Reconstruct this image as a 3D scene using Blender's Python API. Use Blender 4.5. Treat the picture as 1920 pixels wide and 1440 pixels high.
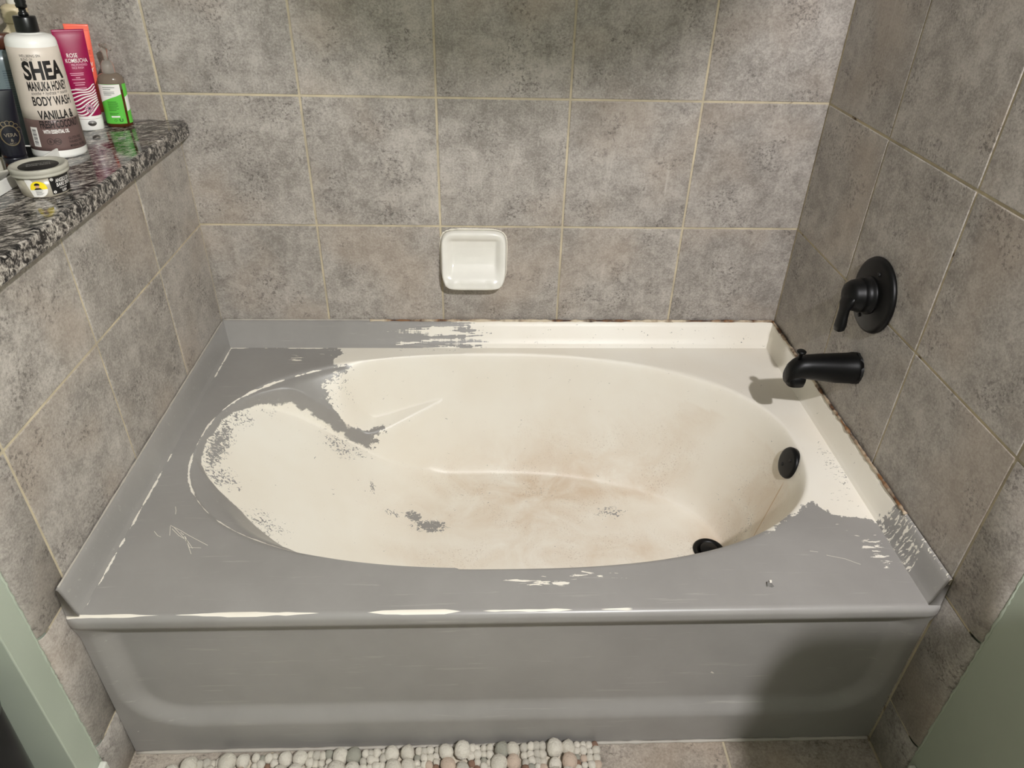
import bpy, bmesh, math, random
import numpy as np
from mathutils import Vector, Matrix, Euler

for o in list(bpy.data.objects):
    bpy.data.objects.remove(o)
random.seed(7)
rng = np.random.default_rng(7)
scene = bpy.context.scene
COL = scene.collection
R = math.radians

# ---- camera ---------------------------------------------------------------
cam_data = bpy.data.cameras.new('camera')
cam_data.sensor_fit = 'HORIZONTAL'
cam_data.sensor_width = 36.0
cam_data.lens = 1355.0 / 1920 * 36.0
cam_data.clip_start = 0.02
cam = bpy.data.objects.new('camera', cam_data)
COL.objects.link(cam)
cam.location = (0.7073, -1.7579, 1.4596)
cam.rotation_euler = (0.9816, -0.0218, -0.0344)
scene.camera = cam

# ---- world, lights, exposure ----------------------------------------------
world = bpy.data.worlds.new('world')
scene.world = world
world.use_nodes = True
world.node_tree.nodes['Background'].inputs[0].default_value = (1.0, 0.98, 0.97, 1)
world.node_tree.nodes['Background'].inputs[1].default_value = 0.02
def lamp(name, kind, loc, power, size, color=(1.0, 0.98, 1.0)):
    l = bpy.data.lights.new(name, kind)
    l.energy = power
    l.color = color
    if kind == 'AREA':
        l.shape = 'DISK'
        l.size = size
    else:
        l.shadow_soft_size = size
    o = bpy.data.objects.new(name, l)
    COL.objects.link(o)
    o.location = loc
    return o
BULB = (1.24, -2.08, 2.20)
lamp('vanity_bulb', 'POINT', BULB, 112, 0.026)
vs = scene.view_settings
vs.view_transform = 'Standard'
vs.look = 'None'
vs.gamma = 1.0
vs.use_curve_mapping = False
vs.exposure = 0.62

# ---- helpers --------------------------------------------------------------
def tag(o, label=None, cat=None, group=None, kind=None):
    if label: o['label'] = label
    if cat: o['category'] = cat
    if group: o['group'] = group
    if kind: o['kind'] = kind
    return o
def empty(name, loc=(0, 0, 0), rot=(0, 0, 0)):
    o = bpy.data.objects.new(name, None)
    o.empty_display_size = 0.02
    COL.objects.link(o)
    o.location = loc
    o.rotation_euler = rot
    return o
def mesh_data(name, V, F, smooth=True, attrs=None):
    me = bpy.data.meshes.new(name)
    me.from_pydata([tuple(map(float, v)) for v in V], [], [tuple(map(int, f)) for f in F])
    if smooth:
        me.polygons.foreach_set('use_smooth', [True] * len(me.polygons))
    if attrs:
        for k, a in attrs.items():
            at = me.attributes.new(k, 'FLOAT', 'POINT')
            at.data.foreach_set('value', np.asarray(a, dtype=np.float32))
    me.update()
    return me
def obj(name, VF, mat, parent=None, smooth=True, attrs=None, loc=None, rot=None):
    me = VF if isinstance(VF, bpy.types.Mesh) else mesh_data(name, VF[0], VF[1], smooth, attrs)
    o = bpy.data.objects.new(name, me)
    COL.objects.link(o)
    if mat and not me.materials:
        me.materials.append(mat)
    if parent: o.parent = parent
    if loc is not None: o.location = loc
    if rot is not None: o.rotation_euler = rot
    return o
def join(*parts):
    V, F, n = [], [], 0
    for v, f in parts:
        V += [tuple(p) for p in v]
        F += [tuple(i + n for i in q) for q in f]
        n += len(v)
    return V, F
def moved(VF, m):
    return [tuple(m @ Vector(v)) for v in VF[0]], VF[1]
def at(VF, x=0, y=0, z=0, rx=0, ry=0, rz=0):
    return moved(VF, Matrix.Translation((x, y, z)) @ Euler((rx, ry, rz)).to_matrix().to_4x4())
def from_bm(bm):
    bm.verts.ensure_lookup_table()
    bm.verts.index_update()
    V = [tuple(v.co) for v in bm.verts]
    F = [tuple(v.index for v in f.verts) for f in bm.faces]
    bm.free()
    return V, F
def box(x0, x1, y0, y1, z0, z1, bevel=0.0, seg=2):
    bm = bmesh.new()
    bmesh.ops.create_cube(bm, size=1)
    for v in bm.verts:
        v.co = Vector(((x0 + x1) / 2 + v.co.x * (x1 - x0), (y0 + y1) / 2 + v.co.y * (y1 - y0), (z0 + z1) / 2 + v.co.z * (z1 - z0)))
    if bevel > 0:
        bmesh.ops.bevel(bm, geom=bm.edges[:], offset=bevel, segments=seg, affect='EDGES', profile=0.5)
    return from_bm(bm)
def lathe(prof, n=48, sy=1.0):
    V, F = [], []
    for (r, z) in prof:
        for i in range(n):
            a = 2 * math.pi * i / n
            V.append((r * math.cos(a), r * sy * math.sin(a), z))
    m = len(prof)
    for j in range(m - 1):
        for i in range(n):
            k = (i + 1) % n
            F.append((j * n + i, j * n + k, (j + 1) * n + k, (j + 1) * n + i))
    if prof[0][0] > 1e-5: F.append(tuple(range(n - 1, -1, -1)))
    if prof[-1][0] > 1e-5: F.append(tuple((m - 1) * n + i for i in range(n)))
    return V, F
def loft(rings, cap=True):
    V, F = [], []
    n = len(rings[0])
    for r in rings: V += [tuple(p) for p in r]
    for j in range(len(rings) - 1):
        for i in range(n):
            k = (i + 1) % n
            F.append((j * n + i, j * n + k, (j + 1) * n + k, (j + 1) * n + i))
    if cap:
        F.append(tuple(range(n - 1, -1, -1)))
        F.append(tuple((len(rings) - 1) * n + i for i in range(n)))
    return V, F
def grid(fn, us, vs_):
    V = [fn(u, v) for v in vs_ for u in us]
    n = len(us)
    F = [(j * n + i, j * n + i + 1, (j + 1) * n + i + 1, (j + 1) * n + i) for j in range(len(vs_) - 1) for i in range(n - 1)]
    return V, F
def superring(a, b, n=2.0, c=(0, 0, 0), N=48, axes=((1, 0, 0), (0, 1, 0))):
    c = Vector(c); ax = Vector(axes[0]); ay = Vector(axes[1])
    out = []
    for i in range(N):
        t = 2 * math.pi * i / N
        co, si = math.cos(t), math.sin(t)
        x = a * math.copysign(abs(co) ** (2 / n), co)
        y = b * math.copysign(abs(si) ** (2 / n), si)
        out.append(c + ax * x + ay * y)
    return out
def tube(pts, radii, n=16, sq=1.0):
    """round bar along a path"""
    pts = [Vector(p) for p in pts]
    rings = []
    for i, p in enumerate(pts):
        t = (pts[min(i + 1, len(pts) - 1)] - pts[max(i - 1, 0)]).normalized()
        up = Vector((0, 0, 1)) if abs(t.z) < 0.9 else Vector((0, 1, 0))
        s = t.cross(up).normalized()
        w = s.cross(t).normalized()
        r = radii[i] if isinstance(radii, (list, tuple)) else radii
        rings.append(superring(r, r * sq, 2.0, p, n, (s, w)))
    return loft(rings)
def flip(VF):
    return VF[0], [tuple(reversed(f)) for f in VF[1]]
def text_flat(s, height=0.01, width=None, bold=0.0, align='CENTER', shear=0.0):
    """lettering as a flat triangle mesh in the XY plane, scaled to a cap height and a line width"""
    cu = bpy.data.curves.new('t', 'FONT')
    cu.body = s
    cu.size = 1.0
    cu.offset = bold
    cu.shear = shear
    cu.resolution_u = 3
    o = bpy.data.objects.new('t', cu)
    COL.objects.link(o)
    dg = bpy.context.evaluated_depsgraph_get()
    ev = o.evaluated_get(dg)
    me = ev.to_mesh()
    V = np.array([v.co[:] for v in me.vertices]) if len(me.vertices) else np.zeros((0, 3))
    F = [tuple(p.vertices) for p in me.polygons]
    ev.to_mesh_clear()
    bpy.data.objects.remove(o)
    bpy.data.curves.remove(cu)
    if not len(V): return [], []
    V[:, 1] -= 0.0
    sy = height / 0.70
    sx = sy if width is None else width / (V[:, 0].max() - V[:, 0].min())
    V[:, 0] = (V[:, 0] - V[:, 0].min()) * sx
    w = V[:, 0].max()
    V[:, 1] *= sy
    if align == 'CENTER': V[:, 0] -= w / 2
    elif align == 'RIGHT': V[:, 0] -= w
    return [tuple(v) for v in V], F
def wrapped(items, fn, step=0.003):
    """items: (VF flat, x0, z0); cut into narrow strips, then fn maps flat (x, z) to a point on the surface"""
    bm = bmesh.new()
    for VF, x0, z0 in items:
        vs_ = [bm.verts.new((v[0] + x0, v[1] + z0, 0)) for v in VF[0]]
        for f in VF[1]:
            try: bm.faces.new([vs_[i] for i in f])
            except ValueError: pass
    if not bm.verts: return [], []
    lo = min(v.co.x for v in bm.verts); hi = max(v.co.x for v in bm.verts)
    for i in range(int(math.floor(lo / step)) + 1, int(math.ceil(hi / step))):
        bmesh.ops.bisect_plane(bm, geom=bm.verts[:] + bm.edges[:] + bm.faces[:], plane_co=(i * step, 0, 0), plane_no=(1, 0, 0))
    V, F = from_bm(bm)
    return [fn(v[0], v[1]) for v in V], F
def flat_rect(x0, x1, z0, z1, nx=8, nz=2):
    return grid(lambda u, v: (u, v, 0), list(np.linspace(x0, x1, nx)), list(np.linspace(z0, z1, nz)))
def flat_poly(pts):
    return [(p[0], p[1], 0) for p in pts], [tuple(range(len(pts)))]
def flat_disc(cx, cz, rx, rz, n=24):
    return flat_poly([(cx + rx * math.cos(2 * math.pi * i / n), cz + rz * math.sin(2 * math.pi * i / n)) for i in range(n)])
def flat_band(pts, w):
    V, F = [], []
    for i, p in enumerate(pts):
        a = Vector(pts[max(i - 1, 0)]); b = Vector(pts[min(i + 1, len(pts) - 1)])
        d = (b - a).normalized()
        nn = Vector((-d.y, d.x)) * (w / 2)
        V.append((p[0] + nn.x, p[1] + nn.y, 0)); V.append((p[0] - nn.x, p[1] - nn.y, 0))
    for i in range(len(pts) - 1):
        F.append((2 * i, 2 * i + 1, 2 * i + 3, 2 * i + 2))
    return V, F

# ---- material helpers -----------------------------------------------------
def lin(r, g, b):
    f = lambda c: (c / 255 / 12.92) if c / 255 <= 0.04045 else ((c / 255 + 0.055) / 1.055) ** 2.4
    return (f(r), f(g), f(b), 1)
class Nodes:
    def __init__(s, name, rough=0.5, color=None, **kw):
        s.m = bpy.data.materials.new(name)
        s.m.use_nodes = True
        s.nt = s.m.node_tree
        s.b = s.nt.nodes['Principled BSDF']
        s.b.inputs['Roughness'].default_value = rough
        if color is not None: s.set('Base Color', color)
        for k, v in kw.items(): s.set(k.replace('_', ' '), v)
        s._obj = None
    def set(s, k, v):
        if isinstance(v, bpy.types.NodeSocket): s.nt.links.new(v, s.b.inputs[k])
        else: s.b.inputs[k].default_value = v
    def n(s, typ, ins=None, **props):
        nd = s.nt.nodes.new(typ)
        for k, v in props.items(): setattr(nd, k, v)
        for k, v in (ins or {}).items():
            if isinstance(v, bpy.types.NodeSocket): s.nt.links.new(v, nd.inputs[k])
            else: nd.inputs[k].default_value = v
        return nd
    def obj(s):
        if s._obj is None: s._obj = s.n('ShaderNodeTexCoord').outputs['Object']
        return s._obj
    def math(s, op, a, b=0.0, c=None, clamp=False):
        ins = {0: a, 1: b}
        if c is not None: ins[2] = c
        return s.n('ShaderNodeMath', ins, operation=op, use_clamp=clamp).outputs[0]
    def add(s, a, b): return s.math('ADD', a, b)
    def sub(s, a, b): return s.math('SUBTRACT', a, b)
    def mul(s, a, b): return s.math('MULTIPLY', a, b)
    def mx(s, a, b): return s.math('MAXIMUM', a, b)
    def rng(s, x, lo, hi, a=0.0, b=1.0):
        return s.n('ShaderNodeMapRange', {0: x, 1: lo, 2: hi, 3: a, 4: b}, clamp=True).outputs[0]
    def mix(s, f, a, b):
        return s.n('ShaderNodeMix', {0: f, 6: a, 7: b}, data_type='RGBA').outputs[2]
    def scale(s, v, sc):
        return s.n('ShaderNodeVectorMath', {0: v, 1: sc}, operation='MULTIPLY').outputs[0]
    def vadd(s, v, w):
        return s.n('ShaderNodeVectorMath', {0: v, 1: w}, operation='ADD').outputs[0]
    def noise(s, v, scale, detail=3.0, rough=0.55, dist=0.0):
        return s.n('ShaderNodeTexNoise', {'Vector': v, 'Scale': scale, 'Detail': detail, 'Roughness': rough, 'Distortion': dist}).outputs[0]
    def attr(s, name):
        return s.n('ShaderNodeAttribute', attribute_name=name).outputs['Fac']
    def bump(s, h, dist=0.001, strength=1.0):
        s.set('Normal', s.n('ShaderNodeBump', {'Height': h, 'Distance': dist, 'Strength': strength}).outputs[0])
def plain(name, color, rough=0.45, vary=0.06, scale=30, **kw):
    """single-colour surface with a little grain"""
    k = Nodes(name, rough, **kw)
    f = k.rng(k.noise(k.obj(), scale, 3), 0.3, 0.7)
    c = color if len(color) == 4 else lin(*color)
    k.set('Base Color', k.mix(f, tuple(x * (1 - vary) for x in c[:3]) + (1,), tuple(min(1, x * (1 + vary)) for x in c[:3]) + (1,)))
    return k.m
M = {}
def make_tile_mat(name, tint=(1, 1, 1)):
    k = Nodes(name, 0.5)
    rnd = k.n('ShaderNodeObjectInfo').outputs['Random']
    off = k.n('ShaderNodeCombineXYZ', {0: k.mul(rnd, 37.0), 1: k.mul(rnd, 91.0), 2: k.mul(rnd, 53.0)}).outputs[0]
    v = k.vadd(k.obj(), off)
    big = k.noise(v, 5.5, 3, 0.5, 0.3)
    mid = k.noise(v, 26, 5, 0.66, 0.4)
    fine = k.noise(v, 210, 4, 0.75)
    strk = k.noise(k.scale(v, (90, 9, 30)), 1.0, 4, 0.6, 0.6)
    f = k.add(k.add(k.mul(big, 0.18), k.mul(mid, 0.34)), k.add(k.mul(fine, 0.42), k.mul(strk, 0.06)))
    T = lambda c: tuple(a * b for a, b in zip(c[:3], tint)) + (1,)
    base = k.mix(k.rng(f, 0.415, 0.585), T(lin(134, 128, 121)), T(lin(184, 177, 169)))
    warm = k.rng(k.noise(v, 4.0, 2, 0.5), 0.52, 0.68)
    base = k.mix(k.mul(warm, 0.35), base, T(lin(172, 155, 138)))
    pale = k.mul(k.rng(strk, 0.60, 0.74), k.rng(big, 0.54, 0.64))
    base = k.mix(k.mul(pale, 0.45), base, T(lin(208, 202, 193)))
    pit = k.mul(k.rng(k.noise(v, 125, 4, 0.72), 0.51, 0.62), k.rng(k.noise(v, 10, 3, 0.6), 0.51, 0.62))
    base = k.mix(k.mul(pit, 0.62), base, T(lin(78, 73, 68)))
    hs = k.n('ShaderNodeHueSaturation', {'Value': k.rng(rnd, 0, 1, 0.93, 1.06), 'Color': base})
    k.set('Base Color', hs.outputs[0])
    k.set('Roughness', k.rng(mid, 0.35, 0.65, 0.42, 0.62))
    k.bump(k.sub(k.add(k.mul(mid, 0.6), k.mul(fine, 0.35)), k.mul(pit, 0.5)), 0.0012, 0.7)
    return k.m
M['tile'] = make_tile_mat('stone_look_tile')
M['floor_tile'] = make_tile_mat('floor_stone_tile', (1.02, 0.97, 0.90))
k = Nodes('sanded_grout', 0.85)
gn = k.noise(k.obj(), 9, 4, 0.6)
gc = k.mix(k.rng(gn, 0.4, 0.62), lin(204, 191, 162), lin(176, 165, 143))
gc = k.mix(k.rng(k.noise(k.obj(), 22, 3), 0.64, 0.72), gc, lin(96, 78, 58))
k.set('Base Color', gc)
k.bump(k.noise(k.obj(), 500, 2), 0.0006, 0.6)
M['grout'] = k.m
k = Nodes('green_wall_paint', 0.45)
k.set('Base Color', k.mix(k.rng(k.noise(k.obj(), 3, 3), 0.35, 0.65), lin(168, 176, 160), lin(176, 184, 168)))
k.bump(k.noise(k.obj(), 160, 3), 0.0006, 0.35)
M['green'] = k.m
M['white_trim'] = plain('white_trim_paint', (214, 214, 204), 0.4)
M['ceiling'] = plain('ceiling_paint', (112, 110, 106), 0.8)
# granite
k = Nodes('speckled_granite', 0.09)
v = k.scale(k.n('ShaderNodeVectorRotate', {'Vector': k.obj(), 'Angle': 0.9}, rotation_type='Z_AXIS').outputs[0], (120, 52, 90))
n1 = k.noise(v, 1.0, 4, 0.62, 0.9)
n2 = k.noise(k.obj(), 320, 3, 0.7)
n3 = k.noise(k.obj(), 26, 3, 0.5)
t = k.add(k.add(k.mul(n1, 0.66), k.mul(n2, 0.20)), k.mul(n3, 0.14))
rp = k.n('ShaderNodeValToRGB', {0: t})
cr = rp.color_ramp
cr.interpolation = 'LINEAR'
cr.elements[0].position = 0.41; cr.elements[0].color = lin(18, 18, 19)
cr.elements[1].position = 0.63; cr.elements[1].color = lin(205, 198, 188)
for p, c in ((0.465, (40, 39, 39)), (0.50, (104, 99, 94)), (0.555, (150, 143, 134))):
    e = cr.elements.new(p); e.color = lin(*c)
k.set('Base Color', rp.outputs[0])
M['granite'] = k.m
# ---- tub surface (metres) -------------------------------------------------
W = 1.524
ZD, ZF = 0.435, 0.4975           # deck height, flange top
XC, YC, AX, BY = 0.747, -0.457, 0.681, 0.381
def smin(a, b, k):
    h = np.clip(0.5 + 0.5 * (b - a) / k, 0, 1)
    return b * (1 - h) + a * h - k * h * (1 - h)
def smax(a, b, k):
    return -smin(-a, -b, k)
def rim_rho(x, y):
    n = np.where(x < XC, 2.4, np.where(y < YC, 2.55, 2.1))
    u = np.abs(x - XC) / AX + 1e-9
    v = np.abs(y - YC) / BY + 1e-9
    return (u ** n + v ** n) ** (1 / n)
def rim_d(x, y):
    e = 1e-4
    r = rim_rho(x, y)
    gx = (rim_rho(x + e, y) - rim_rho(x - e, y)) / (2 * e)
    gy = (rim_rho(x, y + e) - rim_rho(x, y - e)) / (2 * e)
    return (1 - r) / np.maximum(np.hypot(gx, gy), 0.8)
WX = [-1, .070, .078, .090, .105, .125, .15, .197, .237, .30, .36, .40, .45, .50, .56, .62, .66, .8, 2]
WY = [-.5, -.05, .05, .10, .137, .168, .197, .225, .237, .240, .243, .246, .262, .287, .317, .347, .375, .52, .9]
WN = [-.5, -.05, .03, .060, .082, .105, .130, .166, .200, .233, .240, .243, .262, .287, .317, .347, .375, .52, .9]
SX = [-1, .10, .20, .27, .324, .40, .50, .56, .62, .70, 2]
SS = [.5, .5, .72, 1.2, 1.5, 1.85, 2.0, 2.5, 3.8, 4.0, 4.0]
LX = [-1, .38, .40, .45, .50, .56, .62, .70, 2]
LZ = [.262, .262, .260, .268, .283, .300, .316, .32, .32]
def scoop_s(x, y):
    near = y < YC
    def half(q): return np.where(near, np.interp(q, WX, WN), np.interp(q, WX, WY))
    g = (half(x + .008) - half(x - .008)) / .016
    return (np.abs(y - YC) - half(x)) / np.sqrt(1 + g * g)
def basin_z(x, y):
    d = rim_d(x, y)
    lip = np.full_like(d, ZD)
    wall = smin(lip, ZD + 0.012 - 4.0 * d, 0.03)
    floor = 0.085 + 0.012 * np.clip(1.29 - x, 0, 1)
    zb = smax(floor, wall, 0.07)
    back = smin(lip, ZD - 0.016 - 0.80 * (x - 0.082) + 0.72 * (y - YC) ** 2, 0.02)
    zb = smax(zb, back, 0.05)
    s = scoop_s(x, y)                                  # > 0 beside the backrest scoop
    shoulder = smin(lip, ZD + 0.010 - np.interp(x, SX, SS) * d, 0.02)
    ledge = np.maximum(ZD + 0.012 - 4.0 * d, np.interp(x, LX, LZ) + 0.25 * s)
    t = np.clip((x - .33) / .09, 0, 1)
    t = t * t * (3 - 2 * t)
    shoulder = smin(lip, shoulder * (1 - t) + ledge * t, 0.02)
    arm = smin(shoulder, shoulder + 0.003 + 6.0 * (s - 0.004), 0.010)
    arm = np.where(x > .75, -1., arm)
    zb = smax(zb, arm, 0.010)
    return np.minimum(zb, ZD)

# ---- room shell -----------------------------------------------------------
P = 0.3118                       # tile pitch
G = 0.005                        # joint width
L1 = 0.7666                      # height of a horizontal joint all walls share
TILES = {}
def tile_mesh(w, h, bull=None):
    """slab lying in XY, face at z = 0, edges eased; bull rounds one long edge over"""
    key = (round(w, 4), round(h, 4), bull)
    if key in TILES: return TILES[key]
    if bull is None:
        bm = bmesh.new()
        bmesh.ops.create_cube(bm, size=1)
        for v in bm.verts:
            v.co = Vector((v.co.x * w, v.co.y * h, -0.004 + v.co.z * 0.008))
        top = [e for e in bm.edges if all(v.co.z > -0.001 for v in e.verts)]
        bmesh.ops.bevel(bm, geom=top, offset=0.0016, segments=2, affect='EDGES', profile=0.5)
        VF = from_bm(bm)
    else:
        s = 1 if bull == '+' else -1
        r = 0.022
        prof = [(-w / 2, -0.008), (-w / 2, -0.0016), (-w / 2 + 0.0016, 0.0), (w / 2 - r, 0.0)]
        prof += [(w / 2 - r + r * math.sin(a), -0.009 + 0.009 * math.cos(a)) for a in np.linspace(0.2, math.pi / 2, 7)]
        rings = []
        for yy, dz in ((-h / 2, -0.0016), (-h / 2 + 0.0016, 0), (h / 2 - 0.0016, 0), (h / 2, -0.0016)):
            rings.append([(s * x, yy, max(z + dz, -0.0095)) for x, z in prof])
        V = [p for rr in rings for p in rr]
        n = len(prof)
        F = [(j * n + i, j * n + i + 1, (j + 1) * n + i + 1, (j + 1) * n + i) for j in range(3) for i in range(n - 1)]
        if s < 0: F = [tuple(reversed(f)) for f in F]
        VF = (V, F)
    me = mesh_data('tile', VF[0], VF[1], bull is not None)
    TILES[key] = me
    return me
def lay(parent, basis, ujoints, vjoints, skip=None, mat='tile', bull_last=None):
    """one object per tile between neighbouring joints; basis = (origin, u, v, n)"""
    o0, u, v, n = (Vector(b) for b in basis)
    for i in range(len(ujoints) - 1):
        for j in range(len(vjoints) - 1):
            a, b = ujoints[i], ujoints[i + 1]
            c, d = vjoints[j], vjoints[j + 1]
            if skip and skip((a + b) / 2, (c + d) / 2, i, j): continue
            bl = '+' if (bull_last and i == len(ujoints) - 2) else None
            w = b - a - (G / 2 if bl else G)
            h = d - c - G
            me = tile_mesh(w, h, bl)
            if not me.materials: me.materials.append(M[mat])
            elif me.materials[0] != M[mat]:
                me = me.copy(); me.materials.clear(); me.materials.append(M[mat])
            o = bpy.data.objects.new('tile', me)
            COL.objects.link(o)
            cu = (a + b) / 2 + (G / 4 if bl else 0)
            jit = random.uniform(-0.0004, 0.0004)
            mt = Matrix((u, v, n)).transposed().to_4x4()
            mt.translation = o0 + u * cu + v * ((c + d) / 2) + n * jit
            o.matrix_world = mt
            o.parent = parent
            o.matrix_parent_inverse = parent.matrix_world.inverted()
def structure(name, VF, mat, smooth=False):
    return tag(obj(name, VF, mat, None, smooth), kind='structure')

ZTOP = 2.75
XL, YB = -1.90, -4.60            # far left wall, wall behind the camera
LEDGE = 0.985
YLE, YRE = -0.995, -1.030        # where the tile ends on the left / right
zrow = [0.0, L1 - 2 * P, L1 - P, L1, L1 + P, L1 + 2 * P, L1 + 3 * P, L1 + 4 * P, L1 + 5 * P, L1 + 6 * P, ZTOP]
# back wall
wb = structure('wall_back', box(XL, W + 0.12, 0.0018, 0.12, 0, ZTOP), M['grout'])
xb = [XL + 0.02, 0.2886 - 6 * P, 0.2886 - 5 * P, 0.2886 - 4 * P, 0.2886 - 3 * P, 0.2886 - 2 * P, 0.2886 - P, 0.2886, 0.2886 + P, 0.2886 + 2 * P, 0.2886 + 3 * P, W + 0.004]
lay(wb, ((0, 0, 0), (1, 0, 0), (0, 0, 1), (0, -1, 0)), xb, zrow,
    lambda u, v, i, j: v < 0.45 or (u < -0.1 and v < 0.9))
# right wall, tiled to YRE then painted
wr = structure('wall_right', box(W + 0.0018, W + 0.12, YRE + 0.024, 0.0018, 0, ZTOP), M['grout'])
yr = [0.004, 0.3045, 0.3045 + P, 0.3045 + 2 * P, -YRE]
lay(wr, ((W, 0, 0), (0, -1, 0), (0, 0, 1), (-1, 0, 0)), yr, zrow,
    lambda u, v, i, j: v < 0.45 and i < 2, bull_last=True)
structure('wall_right_painted', box(W + 0.0092, W + 0.12, YB, YRE + 0.0238, 0, ZTOP), M['green'])
# low wall on the left with the stone ledge on top
wl = structure('wall_left', box(-0.44, -0.0018, -0.972, 0.0018, 0, LEDGE), M['grout'])
yl = [0.004, 0.2758, 0.2758 + P, 0.2758 + 2 * P, -YLE]
zl = [0.0, L1 - 2 * P, L1 - P, L1, LEDGE + 0.002]
lay(wl, ((0, 0, 0), (0, -1, 0), (0, 0, 1), (1, 0, 0)), yl, zl,
    lambda u, v, i, j: v < 0.45 and i < 2, bull_last=True)
structure('wall_left_end', box(-0.44, -0.0092, -1.050, -0.9725, 0, LEDGE, 0.002, 2), M['green'])
structure('wall_far_left', box(XL - 0.1, XL, YB, 0.0018, 0, ZTOP), M['green'])
structure('wall_front', box(XL, W + 0.12, YB - 0.1, YB, 0, ZTOP), M['green'])
structure('ceiling', box(XL, W + 0.12, YB, 0.12, ZTOP, ZTOP + 0.05), M['ceiling'])
# floor with tiles
fl = structure('floor', box(XL, W + 0.12, YB, 0.12, -0.06, -0.0018), M['grout'])
xf = [XL, 1.212 - 9 * P, 1.212 - 8 * P, 1.212 - 7 * P, 1.212 - 6 * P, 1.212 - 5 * P, 1.212 - 4 * P, 1.212 - 3 * P, 1.212 - 2 * P, 1.212 - P, 1.212, W]
yf = [0.905 + P * i for i in range(0, 12)]
lay(fl, ((0, 0, 0), (1, 0, 0), (0, -1, 0), (0, 0, 1)), xf, yf,
    lambda u, v, i, j: (u < 0 and v < 1.05), mat='floor_tile')
# ragged bead of paint where the green wall meets the tile edge
def ragged(name, pts_fn, n, w, mat, label_parent):
    rings = []
    for i in range(n):
        c, s, t = pts_fn(i / (n - 1))
        r = w * random.uniform(0.45, 1.25)
        c = Vector(c) + Vector(s) * random.uniform(-0.0012, 0.0012)
        rings.append(superring(r, r * 0.6, 2, c, 8, (s, t)))
    return obj(name, loft(rings), mat, label_parent)
ragged('paint_bead', lambda t: ((-0.0090, -0.9970, 0.11 + t * 0.87), (0, 1, 0), (1, 0, 0)), 150, 0.0026, M['green'], bpy.data.objects['wall_left_end'])
ragged('paint_bead', lambda t: ((W + 0.0090, YRE - 0.002, 0.12 + t * 1.9), (0, 1, 0), (-1, 0, 0)), 260, 0.003, M['green'], bpy.data.objects['wall_right_painted'])
for nm, x0, x1, y0, y1 in (('baseboard_right', W - 0.004, W + 0.009, YB, YRE - 0.012), ('baseboard_left', -0.009, 0.004, -1.056, -1.000)):
    structure(nm, box(x0, x1, y0, y1, 0, 0.105, 0.003, 2), M['white_trim'])
structure('baseboard_end', box(-0.44, 0.006, -1.064, -1.0502, 0, 0.105, 0.003, 2), M['white_trim'])

# ---- stone ledge ----------------------------------------------------------
led = obj('stone_ledge', box(-0.45, 0.024, -1.070, -0.001, LEDGE + 0.001, 1.022, 0.005, 3), M['granite'], None, True)
tag(led, 'black and grey speckled granite slab capping the low tiled wall', 'ledge')
for p in led.data.polygons: p.use_smooth = False

# ---- bathtub --------------------------------------------------------------
CREAM_POLY = [(0.309, 0.1), (0.309, -0.042), (0.326, -0.07), (0.32, -0.103), (0.31, -0.132), (0.355, -0.13), (0.336, -0.146), (0.32, -0.153), (0.3, -0.171), (0.293, -0.182), (0.308, -0.185), (0.301, -0.201), (0.313, -0.205), (0.329, -0.21), (0.346, -0.213), (0.371, -0.207), (0.4, -0.198), (0.431, -0.184), (0.445, -0.178), (0.441, -0.19), (0.42, -0.202), (0.409, -0.211), (0.415, -0.211), (0.4, -0.214), (0.37, -0.216), (0.34, -0.218), (0.31, -0.22), (0.28, -0.221), (0.25, -0.222), (0.22, -0.228), (0.197, -0.235), (0.17, -0.251), (0.15, -0.263), (0.125, -0.292), (0.105, -0.323), (0.09, -0.36), (0.08, -0.44), (0.084, -0.49), (0.09, -0.514), (0.105, -0.536), (0.125, -0.559), (0.15, -0.584), (0.17, -0.599), (0.197, -0.62), (0.22, -0.64), (0.237, -0.654), (0.26, -0.666), (0.28, -0.677), (0.3, -0.687), (0.33, -0.691), (0.351, -0.765), (0.426, -0.781), (0.526, -0.796), (0.702, -0.804), (0.85, -0.801), (1.003, -0.785), (1.163, -0.756), (1.271, -0.751), (1.357, -0.691), (1.394, -0.658), (1.4, -0.683), (1.42, -0.702), (1.448, -0.714), (1.484, -0.719), (1.503, -0.737), (1.6, -0.748), (1.6, 0.1)]
def poly_sd(x, y, poly):
    """signed distance, negative inside"""
    p = np.array(poly)
    q = np.roll(p, -1, 0)
    best = np.full(x.shape, 1e9)
    inside = np.zeros(x.shape, bool)
    for (ax, ay), (bx, by) in zip(p, q):
        ex, ey = bx - ax, by - ay
        t = np.clip(((x - ax) * ex + (y - ay) * ey) / (ex * ex + ey * ey + 1e-12), 0, 1)
        best = np.minimum(best, np.hypot(x - ax - t * ex, y - ay - t * ey))
        c = ((ay > y) != (by > y)) & (x < (bx - ax) * (y - ay) / (by - ay + 1e-12) + ax)
        inside ^= c
    return np.where(inside, -best, best)
def blobs(x, y, L):
    a = np.zeros(x.shape)
    for cx, cy, rx, ry, d in L:
        r = np.hypot((x - cx) / rx, (y - cy) / ry)
        a = np.maximum(a, d * np.clip(1.35 - r, 0, 1))
    return a
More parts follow.
